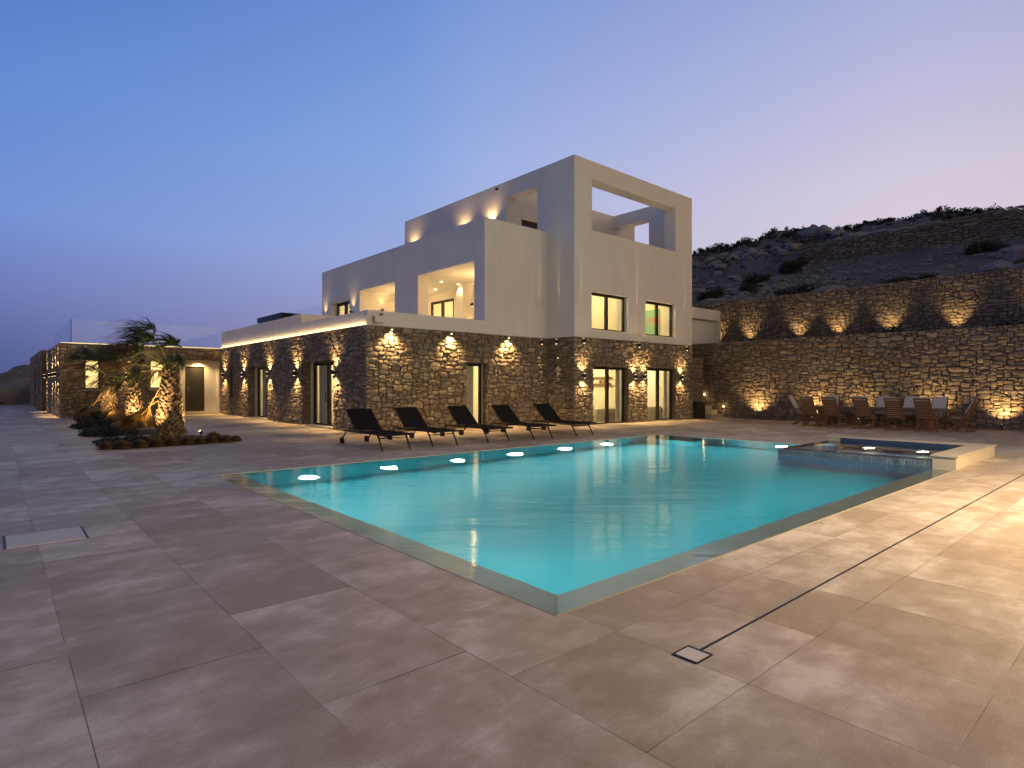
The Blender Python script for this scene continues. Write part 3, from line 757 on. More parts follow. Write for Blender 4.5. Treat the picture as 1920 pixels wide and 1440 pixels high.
gT = 'black up and down lamps beside the tower doors'
for x, d in zip((17.21, 20.42, 21.08, 23.95), ('left of the left glass door', 'right of the left glass door on the middle pier', 'left of the right glass door on the middle pier', 'right of the right glass door')):
    sconce(x, 15.50, 1.98, 0, -1, 'black wall lamp on the tower, '+d, gT, 150, 150, 118)
gN = 'narrow beam lamps high on the stone'
for x, y, nx_, ny_, d in ((16.33, 16.95, 0, -1, 'on the recessed wall next to the tower corner'), (16.75, 16.38, -1, 0, 'on the short left side of the tower'), (17.2, 15.50, 0, -1, 'at the left front corner of the tower'), (20.72, 15.50, 0, -1, 'in the middle of the tower front'), (24.36, 15.50, 0, -1, 'at the right end of the tower front')):
    t = sconce(x, y, 3.33, nx_, ny_, 'narrow beam lamp just under the stucco, '+d, gN, 0, 0)
    for s_ in (1, -1):
        m = MB(); m.lathe((x+nx_*.10, y+ny_*.10, 3.33+s_*.086), [(.03, 0), (.026, s_*.004)], 12); m.build('bulb', M['lamp'], t)
        spot((x+nx_*.085, y+ny_*.085, 3.33+s_*.10), (-nx_*.05, -ny_*.05, s_), 420 if s_ > 0 else 160, 4.6 if s_ > 0 else 24, .5, WARMW, .005)
gF = 'small spotlights under the terrace parapet'
for x, d in zip((9.63, 11.97, 14.61), ('nearest the left corner', 'left of the doorway', 'right of the doorway')):
    t = thing('spotlight', 'small spotlight under the parapet above the stone, '+d, 'spotlight', (x, 16.94, 3.42), 0, gF)
    m = MB(); m.lathe((x, 16.86, 3.40), [(.04, 0), (.045, .02), (.045, .07), (.03, .08)], 12); m.build('lamp_body', M['limestone'], t, smooth=True)
    m = MB(); m.lathe((x, 16.86, 3.397), [(.036, 0), (.03, -.006)], 12); m.build('bulb', M['lamp'], t)
    spot((x, 16.85, 3.38), (0, .16, -1), 470, 120, 1, WARM, .03)
gA = 'up and down lamps on the annex side wall'
for y, d in zip((33.79, 35.32, 37.28, 41.17), ('nearest the front corner', 'second from the front corner', 'third from the front corner', 'farthest from the front corner')):
    sconce(2.18, y, 2.12, -1, 0, 'black lamp on the annex side wall, '+d, gA, 220, 220, 60)
sconce(4.65, 32.95, 2.12, 0, -1, 'lamp on the annex front between the palm trunks', None, 60, 60, 70)
gU = 'uplights on the white upper walls'
for x, y, z, nx_, d, p in ((13.5, 30.83, 5.28, -1, 'left of the small upper window', 26), (13.5, 27.53, 5.28, -1, 'right of the small upper window', 26)):
    sconce(x, y, z, nx_, 0, 'small wall uplight on the upper storey, '+d, gU, p*1.5, 0, 75)
sconce(14.92, 27.15, 5.45, 0, -1, 'wall uplight inside the smaller loggia opening', gU, 22, 8, 80)
sconce(16.6, 21.87, 5.35, 0, -1, 'up and down wall lamp beside the loggia column', None, 22, 22, 50)
for y, d in zip((20.55, 22.6, 27.05), ('nearest the roof opening', 'midway along the upper wall', 'at the far end of the upper wall')):
    sconce(16.76, y, 8.75, -1, 0, 'wall uplight glowing above the loggia roof, '+d, gU, 105, 0, 125)
def ground_light(x, y, z, d, power, label, group, cone=95, name='spotlight', post=True):
    t = thing(name, label, 'spotlight', (x, y, z), 0, group)
    d = Vector(d).normalized(); c = Vector((x, y, z+.11))
    m = MB(); m.tube([(x, y, z-.02), tuple(c)], .012, 6); m.build('spike', M['black'], t)
    m = MB(); m.tube([tuple(c-d*.06), tuple(c+d*.055)], [.035, .045], 12); m.build('lamp_body', M['black'], t, smooth=True, sharp=40)
    m = MB(); m.tube([tuple(c+d*.056), tuple(c+d*.06)], [.038, .034], 12); m.build('bulb', M['lamp'], t)
    spot(c+d*.09, d, power, cone, 1, WARM, .03)
gM = 'ground spotlights along the foot of the lower retaining wall'
for y, d in ((13.36, 'in the open left of the table'), (10.76, 'behind the left end of the table'), (8.93, 'behind the middle of the table'), (6.4, 'behind the right end of the table'), (4.33, 'right of the table'), (1.2, 'beyond the right of the table')):
    ground_light(26.78, y, .06, (.34, 0, 1), 250 if y != 8.93 else 200, 'ground spotlight washing the lower retaining wall, '+d, gM, 112)
gW = 'ground spotlights along the foot of the upper retaining wall'
for y, d in ((17.3, 'beside the white outbuilding'), (15.4, 'next after the white outbuilding'), (12.84, 'third from the tower'), (11.01, 'fourth from the tower'), (8.84, 'second brightest on the right'), (6.38, 'last bright one on the right'), (3.6, 'at the far right end of the row')):
    ground_light(30.02, y, 3.64, (.34, 0, 1), 165, 'spotlight shining up the upper retaining wall, '+d, gW, 78)
gS = 'small step lights on the retaining wall'
for y, z, d in ((16.18, 1.15, 'upper one beside the steps'), (15.13, .57, 'lower one beside the first step')):
    t = thing('step_light', 'small round step light on the stone wall, '+d, 'step light', (27.2, y, z), 0, gS)
    m = MB(); m.tube([(27.28, y, z), (27.17, y, z)], .05, 14); m.build('lamp_body', M['steel'], t, smooth=True, sharp=40)
    m = MB(); m.tube([(27.169, y, z), (27.16, y, z)], [.038, .032], 14); m.build('bulb', M['lamp'], t)
    point((27.05, y, z), 2.5, WARM, .03)

# ================================================================== POOL
pool = thing('swimming_pool', 'long turquoise swimming pool with a flush wet stone rim', 'pool', (9.9, 7.3, 0))
m = MB(); zb = -1.75; t_ = .2; SPY1 = 6.27
m.box(PX0-t_, PX1+t_, PY0-t_, PY1+t_, zb-.15, zb-.002)
m.box(PX0-t_, PX0, PY0-t_, PY1+t_, zb, -.16); m.box(PX1, PX1+t_, SPY1, PY1+t_, zb, -.076)
m.box(PX0, 13.68, PY0-t_, PY0, zb, -.16); m.box(PX0, PX1, PY1, PY1+t_, zb, -.16)
m.box(PX1-1.0, PX1, 9.6, PY1, -1.749, -.55)
m.build('basin', M['basin'], pool)
# flush overflow rim, mitred at the near corner, with the slot outside it
m = MB()
OX, OY = 2.95, 2.90
zo, zi = -.012, -.15                                   # the rim dips into the water
m.quad((PX0, PY0+.003, zi), (PX0, PY1, zi), (OX, PY1, zo), (OX, OY+.003, zo))
m.quad((PX0+.003, PY0, zi), (13.68, PY0, zi), (13.68, OY, zo), (OX+.003, OY, zo))
for a_, b_ in (((PX0, PY0), (PX0, PY1)), ((PX0, PY0), (13.68, PY0))): m.quad((*a_, zi), (*b_, zi), (*b_, -.3), (*a_, -.3))
m.build('overflow_rim', M['wetstone'], pool)
m = MB(); m.box(2.93, 2.943, 2.87, 11.42, -.12, -.075); m.box(2.943, 16.72, 2.87, 2.893, -.12, -.075)
m.quad((2.93, 2.87, -.12), (2.93, 11.42, -.12), (2.93, 11.42, -.002), (2.93, 2.87, -.002)); m.quad((2.93, 2.87, -.12), (16.72, 2.87, -.12), (16.72, 2.87, -.002), (2.93, 2.87, -.002))
m.build('overflow_slot', M['black'], pool)
m = MB(); m.panel(WORLD, 2.9435, 13.66, 2.8935, PY1, .2, [(2.951, 14, 2.901, 12)], n0=-.0015); m.build('rim_edge', M['limestone'], pool)
m = MB(); m.box(2.93, PX1+.22, PY1, 11.42, -.075, .004); m.box(PX1, 16.72, 6.3, PY1, -.075, .004)
m.build('coping', M['limestone'], pool)
for k in range(6):
    x = 4.6+1.8*k
    m = MB(); m.tube([(x, PY1-.002, -1.12), (x, PY1-.03, -1.12)], [.13, .12], 20); l = m.build('underwater_lamp', M['steel'], pool)
    m = MB(); m.tube([(x, PY1-.031, -1.12), (x, PY1-.04, -1.12)], [  .075, .06], 20); m.build('lens', M['pool_lamp'], l)
    spot((x, PY1-.12, -1.1), (0, -1, .02), 385, 165, .5, (.92, 1, .93), .1, 'pool_glow')
for (x, y, d_) in ((5.5, PY0, (0, 1, -.1)), (8.5, PY0, (0, 1, -.1)), (11.5, PY0, (0, 1, -.1)), (PX0, 5.2, (1, 0, -.1)), (PX0, 8.8, (1, 0, -.1))):  # unseen lamps added on the near walls to brighten the near water
    m = MB(); q = Vector((x, y, -.9)); n_ = Vector((d_[0], d_[1], 0))
    m.tube([tuple(q+n_*.002), tuple(q+n_*.03)], [.13, .12], 20); l = m.build('underwater_lamp', M['steel'], pool)
    m = MB(); m.tube([tuple(q+n_*.031), tuple(q+n_*.04)], [.105, .09], 20); m.build('lens', M['pool_lamp'], l)
    spot(q+n_*.12, d_, 95 if x < 11 else 230, 165, .5, (.92, 1, .93), .1, 'pool_glow')
x = PX1
m = MB(); m.tube([(x-.002, 7.4, -.8), (x-.03, 7.4, -.8)], [.13, .12], 20); l = m.build('underwater_lamp', M['steel'], pool)
m = MB(); m.tube([(x-.031, 7.4, -.8), (x-.04, 7.4, -.8)], [.105, .09], 20); m.build('lens', M['pool_lamp'], l)
spot((x-.12, 7.4, -.8), (-1, .1, .02), 520, 165, .5, (.92, 1, .93), .1, 'pool_glow')
m = MB()
m.add([(OX, OY, -.004), (13.66, OY, -.004), (13.66, 6.27, -.004), (PX1, 6.27, -.004), (PX1, PY1, -.004), (13.66, PY1, -.004), (OX, PY1, -.004)], [(0, 1, 2, 5, 6), (2, 3, 4, 5)])
tag(m.build('water', M['pool_water']), kind='structure')

# ---- raised spa
SX0, SX1, SY0, SY1 = 13.68, 16.70, 3.26, 6.26; SZ = .15
spa = thing('spa_tub', 'raised dark-tiled spa with pale stone coping at the right end of the pool', 'spa', (15.2, 4.7, 0))
m = MB()
m.box(SX0, SX0+.28, SY0, SY1, -1.74, SZ-.012); m.box(SX0+.28, SX1, SY1-.28, SY1, -1.74, SZ-.012)
m.box(SX0+.28, SX1, SY0, SY0+.02, -1.6, .232); m.box(SX1-.02, SX1, SY0+.02, SY1-.28, -1.6, .232); m.box(SX0+.28, SX1, SY0, SY1-.28, -1.73, -1.6)
m.box(SX0+.28, SX0+.7, SY0+.02, SY1-.28, -1.6, -.42)
m.build('tiled_basin', M['spa_tile'], spa)
m = MB(); m.box(SX0, SX1+.35, 2.88, SY0-.001, -.3, .232); m.box(SX1+.001, SX1+.34, SY0, SY1+.04, -.07, .232); m.build('stone_wall', M['limestone'], spa)
m = MB(); m.box(SX0-.03, SX1+.38, 2.85, SY0+.02, .234, .266); m.box(SX1-.03, SX1+.38, SY0+.021, SY1+.08, .234, .266); m.build('coping', M['limestone'], spa)
for y in (5.3, 4.15):
    m = MB(); m.tube([(SX1-.021, y, -1.08), (SX1-.05, y, -1.08)], [.12, .11], 18); l = m.build('underwater_lamp', M['steel'], spa)
    m = MB(); m.tube([(SX1-.051, y, -1.08), (SX1-.058, y, -1.08)], [.095, .085], 18); m.build('lens', M['spa_lamp'], l)
    spot((SX1-.12, y, -1.05), (-1, 0, .15), 130, 160, .5, (.85, 1, .85), .06, 'pool_glow')
m = MB(); m.quad((SX0+.004, SY0+.02, SZ), (SX1-.021, SY0+.02, SZ), (SX1-.021, SY1-.004, SZ), (SX0+.004, SY1-.004, SZ))
tag(m.build('water', M['spa_water']), kind='structure')
# thin sheet of water running down the dark weir
m = MB()
nn = 90
rs = np.random.RandomState(5)
yy = np.linspace(SY0+.02, SY1-.005, nn); zz = (SZ-.001, SZ-.02, .07, .0)
V = [(SX0-(.003, .010, .014, .02)[j]-rs.uniform(0, .006)*(j > 0), y, z) for j, z in enumerate(zz) for y in yy]
m.add(V, [(j*nn+i, j*nn+i+1, (j+1)*nn+i+1, (j+1)*nn+i) for j in range(3) for i in range(nn-1)])
tn = NT('falling_water'); tp = tn.pos(); nz = tn.noise(tn.scaled(tp, (1, 26, 2.5)), 2.2, 4, .6)
fw_ = tn.out(tn.n('ShaderNodeMixShader', i0=tn.ramp(nz, [(.42, (.05, .05, .05)), (.7, (.55, .55, .55))]), i1=tn.n('ShaderNodeBsdfTransparent').outputs[0], i2=tn.pr(Base__Color=(.45, .55, .55, 1), Roughness=.15)).outputs[0])
m.build('water_sheet', fw_, spa, smooth=True)

# ---- drain, covers in the patio
m = MB(); m.box(3.2, 24.0, 1.931, 1.947, -.02, .0035)
tag(m.build('slot_drain', M['black']), 'thin dark drain slot running across the paving on the right', 'drain')
def cover(name, x0, x1, y0, y1, label, cat, sides):
    t = thing(name, label, cat, ((x0+x1)/2, (y0+y1)/2, 0))
    m = MB(); m.box(x0, x1, y0, y1, -.02, .005); m.build('stone_lid', M['lid'], t)
    for s_ in sides:
        m = MB()
        if s_ == 'x0': m.box(x0-.02, x0-.002, y0-.01, y1+.01, -.02, .006)
        if s_ == 'x1': m.box(x1+.002, x1+.02, y0-.01, y1+.01, -.02, .006)
        if s_ == 'y0': m.box(x0, x1, y0-.012, y0-.002, -.02, .006)
        if s_ == 'y1': m.box(x0, x1, y1+.002, y1+.012, -.02, .006)
        m.build('metal_edge', M['black'], t)
cover('access_cover', .09, .73, 7.62, 8.25, 'square paving access cover with dark metal edges on the left', 'access cover', ('x0', 'x1'))
cover('drain_cover', 3.05, 3.19, 1.865, 2.01, 'small square drain lid at the end of the drain slot', 'drain cover', ('x0', 'x1', 'y0', 'y1'))

# ---- security camera and bracket on the white walls
t = thing('security_camera', 'tiny dark security camera near the top edge of the upper wall', 'camera', (16.78, 20.12, 10.3))
m = MB(); m.bar((16.8, 20.12, 10.33), (16.70, 20.12, 10.33), .04, .04); m.build('mount', M['black'], t)
m = MB(); m.tube([(16.72, 20.2, 10.30), (16.64, 20.0, 10.24)], .045, 12); m.build('camera_body', M['black'], t, smooth=True, sharp=40)
t = thing('parapet_light', 'pale box floodlight with a dark side on the parapet corner', 'floodlight', (9.2, 16.98, 3.7))
m = MB(); m.box(9.06, 9.36, 16.84, 16.985, 3.60, 3.80); m.build('housing', M['stucco'], t)
m = MB(); m.box(9.02, 9.058, 16.85, 16.98, 3.60, 3.81); m.build('side_plate', M['steel'], t)
t = thing('motion_sensor', 'small grey sensor on the parapet just above the box floodlight', 'sensor', (9.3, 16.97, 3.9))
m = MB(); m.box(9.26, 9.36, 16.93, 16.985, 3.84, 3.92); m.build('sensor_body', M['steel'], t); m = MB(); m.tube([(9.31, 16.93, 3.88), (9.31, 16.90, 3.875)], .03, 10); m.build('sensor_eye', M['black'], t)
t = thing('wall_outlet', 'small pale socket low on the stone wall behind the second lounger', 'socket', (9.6, 16.93, .62))
m = MB(); m.box(9.62, 9.71, 16.90, 16.97, .60, .70); m.build('socket_box', M['limestone'], t)

# ================================================================== SUN LOUNGERS
def make_lounger():
    t = thing('sun_lounger', '', 'sun lounger', (0, 0, 0), 0, 'charcoal sun loungers in a row facing the pool')
    w = .39                      # half width; y = 0 at the front feet, head end at +y
    m = MB()
    for s in (-1, 1):
        m.tube([(s*w, -.15, .395), (s*w, 2.05, .395)], .022, 8); 
    for y in (-.13, 1.42, 2.03): m.tube([(-w, y, .392), (w, y, .392)], .017, 8)
    m.build('frame', M['bronze'], t, smooth=True, sharp=40)
    for s in (-1, 1):
        m = MB(); m.tube([(s*w, .27, .385), (s*w, .20, .33), (s*w, .0, .0)], [.024, .023, .017], 8); m.build('leg', M['bronze'], t, smooth=True)
        m = MB(); m.tube([(s*w, 1.98, .385), (s*(w-.0), 2.25, .10)], [.022, .018], 8)
        l = m.build('leg', M['bronze'], t, smooth=True)
        m = MB(); m.tube([(s*(w-.025)-.022, 2.27, .105), (s*(w-.025)+.022, 2.27, .105)], [.105, .105], 24); m.tube([(s*(w-.025)-.03, 2.27, .105), (s*(w-.025)+.03, 2.27, .105)], [.035, .035], 12)
        m.build('wheel', M['rubber'], l, smooth=True, sharp=40)
    m = MB(); m.tube([(-w, .22, .30), (w, .22, .30)], .013, 8); m.build('cross_bar', M['bronze'], t)
    m = MB(); m.tube([(-w*.2, .22, .30), (0, 1.2, .375)], .011, 6); m.build('brace', M['bronze'], t)
    m = MB()
    nu, nv = 10, 24; V = []
    for j in range(nv+1):
        for i in range(nu+1):
            a = i/nu; b = j/nv
            V.append(((a*2-1)*(w-.012), -.14+1.54*b, .402-.022*math.sin(a*PI)*math.sin(b*PI)))
    m.add(V, [(j*(nu+1)+i, j*(nu+1)+i+1, (j+1)*(nu+1)+i+1, (j+1)*(nu+1)+i) for j in range(nv) for i in range(nu)])
    m.build('seat_sling', M['sling'], t, smooth=True)
    # backrest, raised
    y0, z0, y1, z1 = 1.42, .41, 2.03, .955
    m = MB()
    for s in (-1, 1): m.tube([(s*(w-.03), y0, z0), (s*(w-.03), y1, z1)], .018, 8)
    m.tube([(-(w-.03), y1, z1), (w-.03, y1, z1)], .018, 8)
    b = m.build('backrest_frame', M['bronze'], t, smooth=True)
    m = MB(); V = []
    for j in range(11):
        for i in range(nu+1):
            a = i/nu; q = j/10; dd = .02*math.sin(a*PI)*math.sin(q*PI)
            V.append(((a*2-1)*(w-.02), y0+(y1-y0)*q+dd*.66, z0+(z1-z0)*q-dd*.75+.014))
    m.add(V, [(j*(nu+1)+i, j*(nu+1)+i+1, (j+1)*(nu+1)+i+1, (j+1)*(nu+1)+i) for j in range(10) for i in range(nu)])
    m.build('back_sling', M['sling'], b, smooth=True)
    for s in (-1, 1):
        m = MB(); m.tube([(s*(w-.07), 1.75, .70), (s*(w-.07), 1.97, .40)], .009, 6); m.build('back_support', M['bronze'], t)
    for s in (-1, 1):
        m = MB(); m.box(s*w-.03, s*w+.03, 1.30, 1.78, .418, .436); m.build('arm_trim', M['teak'], t)
    return t
lproto = make_lounger()
for i, (x, y, rz, lab) in enumerate(((7.46, 12.83, 0, 'charcoal sun lounger nearest the palms, in front of the stone corner'), (8.98, 12.93, .0, 'charcoal sun lounger second from the palms, its back against plain stone wall'), (10.78, 12.87, .01, 'charcoal sun lounger in the middle of the row, in front of the curtained doorway'), (12.43, 12.76, .01, 'charcoal sun lounger second from the tower, right of the curtained doorway'), (14.28, 12.75, .0, 'charcoal sun lounger nearest the tower, at the far end of the row'))):
    o = lproto if i == 0 else copy_tree(lproto)
    o.location = (x, y, 0); o.rotation_euler = (0, 0, rz); o['label'] = lab

# ================================================================== DINING SET
tb = thing('dining_table', 'very long teak dining table on stout pedestals in front of the stone wall', 'table', (25.25, 7.9, 0))
m = MB()
for k in range(7):
    x = 24.72+k*.152; m.box(x, x+.147, 5.5, 10.35, .735, .78)
m.box(24.76, 25.74, 5.56, 5.62, .64, .733); m.box(24.76, 25.74, 10.23, 10.29, .64, .733); m.box(24.76, 24.80, 5.62, 10.23, .64, .733); m.box(25.70, 25.74, 5.62, 10.23, .64, .733)
m.build('tabletop', M['teak_top'], tb)
for y in (6.2, 9.65):
    m = MB(); m.lathe((25.25, y, 0), [(.30, 0), (.31, .05), (.25, .12), (.23, .35), (.25, .6), (.30, .70), (.30, .732)], 20); m.build('pedestal', M['teak'], tb, smooth=True, sharp=50)
def make_chair():
    # faces +x; back leans towards -x
    t = thing('garden_chair', '', 'chair', (0, 0, 0), 0, 'folding teak chairs round the long table')
    w = .265; yt = w-.03
    bx = lambda z: .02-(z-.42)*.50
    m = MB()
    for s in (-1, 1): m.bar((bx(.40), s*yt, .40), (bx(1.13), s*yt, 1.13), .035, .03, up=(0, 1, 0))
    m.bar((bx(1.135), -w, 1.135), (bx(1.135), w, 1.135), .055, .03, up=(.45, 0, 1))
    b = m.build('back_frame', M['teak'], t)
    m = MB()
    for k in range(9):
        z = .47+k*.071; m.bar((bx(z), -yt+.018, z), (bx(z), yt-.018, z), .012, .052, up=(-.5, 0, 1))
    m.build('slats', M['teak'], b)
    m = MB()
    for k in range(6):
        x = .07+k*.078; m.box(x, x+.066, -yt+.03, yt-.03, .415, .435)
    for s in (-1, 1): m.bar((.0, s*(yt-.01), .40), (.54, s*(yt-.01), .425), .03, .04)
    m.build('seat', M['teak'], t)
    for s in (-1, 1):
        m = MB(); m.bar((.50, s*(yt+.0), .44), (-.20, s*(yt+.0), .0), .028, .042); m.build('leg', M['teak'], t)
        m = MB(); m.bar((-.06, s*(yt+.032), .64), (.36, s*(yt+.032), .0), .028, .042); m.build('leg', M['teak'], t)
        m = MB(); m.bar((-.14, s*(yt+.035), .655), (.42, s*(yt+.035), .675), .05, .026); m.bar((.36, s*(yt+.033), .66), (.40, s*(yt+.02), .43), .024, .03); m.build('armrest', M['teak'], t)
    for x_, z_ in ((-.17, .035), (.32, .07)):
        m = MB(); m.bar((x_, -yt, z_), (x_, yt, z_), .03, .035); m.build('cross_bar', M['teak'], t)
    # tufted cushion over seat and back
    m = MB(); nu, nv = 12, 30; hw = w-.045
    path = [(.50, .462), (.08, .462)]; 
    V = []; F = []
    def cp(q):
        if q < .42: x = .51-.47*q/.42; return x, .452, 0., 1.
        k = (q-.42)/.58; z = .455+.735*k; return bx(z)+.035, z, .894, .447
    for side in (0, 1):
        for j in range(nv+1):
            q = j/nv; x, z, nx_, nz_ = cp(q)
            for i in range(nu+1):
                a = i/nu; edge = min(a, 1-a, q, 1-q)*2
                pu = (.052*min(1, edge*6)**.5)*(.72+.28*abs(math.sin(a*3*PI))*abs(math.sin(q*6*PI))) if side == 0 else 0.
                V.append((x+nx_*pu, (a*2-1)*hw, z+nz_*pu))
        o = side*(nu+1)*(nv+1)
        F += [(o+j*(nu+1)+i, o+j*(nu+1)+i+1, o+(j+1)*(nu+1)+i+1, o+(j+1)*(nu+1)+i) for j in range(nv) for i in range(nu)]
    n_ = (nu+1)*(nv+1)
    ring = [i for i in range(nu+1)]+[j*(nu+1)+nu for j in range(1, nv+1)]+[nv*(nu+1)+i for i in range(nu-1, -1, -1)]+[j*(nu+1) for j in range(nv-1, 0, -1)]
    F += [(a, b_, b_+n_, a+n_) for a, b_ in zip(ring, ring[1:]+ring[:1])]
    m.add(V, F); m.build('cushion', M['cushion'], t, smooth=True, sharp=60)
    return t
cproto = make_chair()
chairs = [(24.14, 9.80, 0., 'teak chair on the pool side of the table, farthest left'), (24.12, 8.98, .05, 'teak chair on the pool side of the table, second from the left'), (24.12, 7.88, -.04, 'teak chair on the pool side of the table, in the middle'), (24.16, 6.88, .03, 'teak chair on the pool side of the table, second from the right'), (24.12, 5.95, -.06, 'teak chair on the pool side of the table, farthest right'),
          (25.98, 9.72, PI, 'cushioned chair on the wall side of the table, farthest left'), (25.96, 8.72, PI+.08, 'cushioned chair on the wall side of the table, second from the left'), (25.98, 7.85, PI, 'cushioned chair on the wall side of the table, in the middle'), (26.0, 6.95, PI-.05, 'cushioned chair on the wall side of the table, second from the right'), (25.98, 6.02, PI, 'cushioned chair on the wall side of the table, farthest right'),
          (25.05, 10.62, -PI/2+.1, 'cushioned chair at the left head of the table'), (25.35, 5.05, PI/2-.12, 'reclining teak chair with pale cushion at the right head of the table')]
for i, (x, y, rz, lab) in enumerate(chairs):
    o = cproto if i == 0 else copy_tree(cproto)
    o.location = (x, y, 0); o.rotation_euler = (0, 0, rz); o['label'] = lab
# ================================================================== PLANTS
WIND = np.array([-.72, .62, -.06])
def strip(mb, pts, widths, side, tone):
    pts = np.array(pts); V = []
    for p, w_ in zip(pts, widths): V += [p-side*w_/2, p+side*w_/2]
    n = len(pts)
    mb.add(V, [(2*i, 2*i+1, 2*i+3, 2*i+2) for i in range(n-1)], tone)
def frond(parent, root, d0, L, rs, wind=1., dry=False, nleaf=46, LL=.85, droop=.35):
    d0 = np.array(d0, float); d0 /= np.linalg.norm(d0)
    tp = np.linspace(0, 1, 7)
    P = [np.array(root)+d0*L*t+WIND*wind*.22*L*t*t+np.array([0, 0, -droop*.3*L*t**2.2]) for t in tp]
    m = MB(); m.tube([tuple(p) for p in P], list(np.linspace(.022, .009, 7)), 5, .2+.6*rs.uniform())
    st = m.build('dry_frond' if dry else 'frond', M['dry_frond'] if dry is True else M['petiole'], parent, smooth=True)
    ax = P[-1]-P[-2]; ax /= np.linalg.norm(ax)
    sd = np.cross(ax, [0, 0, 1.]); sd /= np.linalg.norm(sd)+1e-9; up = np.cross(sd, ax)
    m = MB()
    for k in range(nleaf):
        a = rs.uniform(-1.75, 1.75) if dry is not True else rs.normal(0, .38); bb = rs.normal(0, .22)
        d = ax*math.cos(a)+sd*math.sin(a)*math.cos(bb)+up*(math.sin(bb)+.15*math.cos(a))
        l = LL*rs.uniform(.6, 1.1)*(1-.15*abs(a))
        wv = WIND*wind*rs.uniform(.75, 1.3)
        fold = rs.uniform(.35, .6)
        pts = [P[-1]+d*l*q*(1 if q < fold else fold/q+(1-fold/q)*.55)+wv*l*.85*q**1.7+np.array([0, 0, -droop*l*q**2.4*rs.uniform(.4, 1.2)]) for q in (0, .25, .5, .75, 1.)]
        s2 = np.cross(pts[2]-pts[0], up); s2 /= np.linalg.norm(s2)+1e-9
        tn_ = np.clip(rs.normal(.45, .25), 0, 1)
        strip(m, pts, (.012, .034, .030, .018, .003), s2, tn_)
        # torn threads at the tip
        for _ in range(2):
            e = pts[3]; strip(m, [e, e+(pts[4]-pts[3])*rs.uniform(.6, 1.3)+rs.normal(0, .03, 3)], (.008, .001), s2, tn_)
    m.build('leaf_fan', M['dry_frond'] if dry is True else M['brown_frond'] if dry else M['frond'], st)
def palm(x, y, zt, rb_, rn, seed, label, nf, dryspec, LL=.85, L=.75):
    rs = np.random.RandomState(seed); z0_ = gz(x, y)
    t = thing('palm_tree', label, 'palm tree', (x, y, z0_), 0, 'windblown palms in the beds by the annex')
    m = MB(); n = 16
    rad = lambda q: rn+(rb_-rn)*(1-q)**1.3+.04*math.sin(q*PI)
    m.tube([(x+.02*math.sin(q*5+seed), y, z0_-.05+(zt-z0_+.05)*q) for q in np.linspace(0, 1, n)], [rad(q)*.86 for q in np.linspace(0, 1, n)], 16, .1)
    rows = int((zt-z0_)/.062)
    for r_ in range(rows):
        q = (r_+.3)/rows; k_ = max(7, int(13*rad(q)/rb_))
        for k in range(k_):
            a = 2*PI*(k+.5*(r_ % 2))/k_+rs.normal(0, .09); z = z0_+(zt-z0_)*q+rs.normal(0, .012)
            o = np.array([math.cos(a), math.sin(a), 0]); tg = np.array([-math.sin(a), math.cos(a), 0]); c = np.array([x, y, z])
            w_ = rad(q)*2*PI/k_*.52; lift = rs.uniform(.03, .075); h_ = rs.uniform(.09, .15)
            tip = c+o*(rad(q)+lift)+np.array([0, 0, h_])+tg*rs.normal(0, .012)
            b0 = c+o*rad(q)*.86-tg*w_; b1 = c+o*rad(q)*.86+tg*w_; mid = c+o*(rad(q)+lift*.7)+np.array([0, 0, h_*.35])
            t0 = tip-tg*w_*.35; t1 = tip+tg*w_*.35; back = c+o*rad(q)*.9+np.array([0, 0, h_*.9])
            m.add([b0, b1, mid, t0, t1, back], [(0, 2, 3), (0, 1, 2), (1, 4, 2), (2, 4, 3), (3, 4, 5), (0, 3, 5), (1, 5, 4)], np.clip(rs.normal(.5, .28), 0, 1))
    m.build('trunk', M['palm_trunk'], t)
    top = (x, y, zt-.05)
    for k in range(nf):
        q = (k+.5)/nf; el = R(88-84*q**1.1)                      # young leaves upright, old ones low
        a = 2.4*k+seed
        d = np.array((math.cos(a)*math.cos(el)-.30, math.sin(a)*math.cos(el)+.26, math.sin(el)))
        brown = q > .55 and k % 2 == 0
        frond(t, top, d, L*rs.uniform(.8, 1.15)*(1.35-.6*q), rs, rs.uniform(.75, 1.1), 'brown' if brown else False, 54, LL*rs.uniform(.8, 1.1), rs.uniform(.15, .35)+.4*q*q)
    for (ra, rz_, d, L_, l_) in dryspec:
        frond(t, (x+ra[0], y+ra[1], rz_), d, L_, rs, .06, True, 150, l_, .25)
palm(3.80, 19.22, 2.08, .33, .15, 4, 'nearest windblown palm with the thickest lit trunk', 14,
     [((-.15, .05), 1.7, (-.55, .1, -1.0), .75, .75), ((-.2, .1), 1.4, (-.8, .5, -.8), .8, .75), ((-.1, -.1), 1.9, (-.45, .3, -1.0), .95, .6), ((-.2, .2), 1.2, (-.8, .75, -.55), .7, .7)], .85, 1.0)
palm(3.70, 24.26, 1.85, .25, .13, 9, 'middle windblown palm with a slimmer lit trunk', 11,
     [((.12, -.1), 1.1, (.35, -.4, -1.0), .6, .5), ((-.15, -.1), 1.0, (-.3, -.4, -.8), .6, .6), ((.15, -.05), .9, (.5, -.3, -.6), .5, .6)], .95, .95)
palm(3.60, 29.6, 2.0, .28, .13, 15, 'farthest windblown palm, nearest the annex window', 10,
     [((-.15, -.1), 1.5, (-.6, -.2, -1.0), .9, .7), ((0, -.2), 1.2, (.1, -.6, -.9), .7, .8), ((.05, -.2), 1.0, (.2, -.7, -.6), .5, .8), ((-.2, 0), 1.1, (-.9, 0, -.6), .6, .7)], .95, .92)

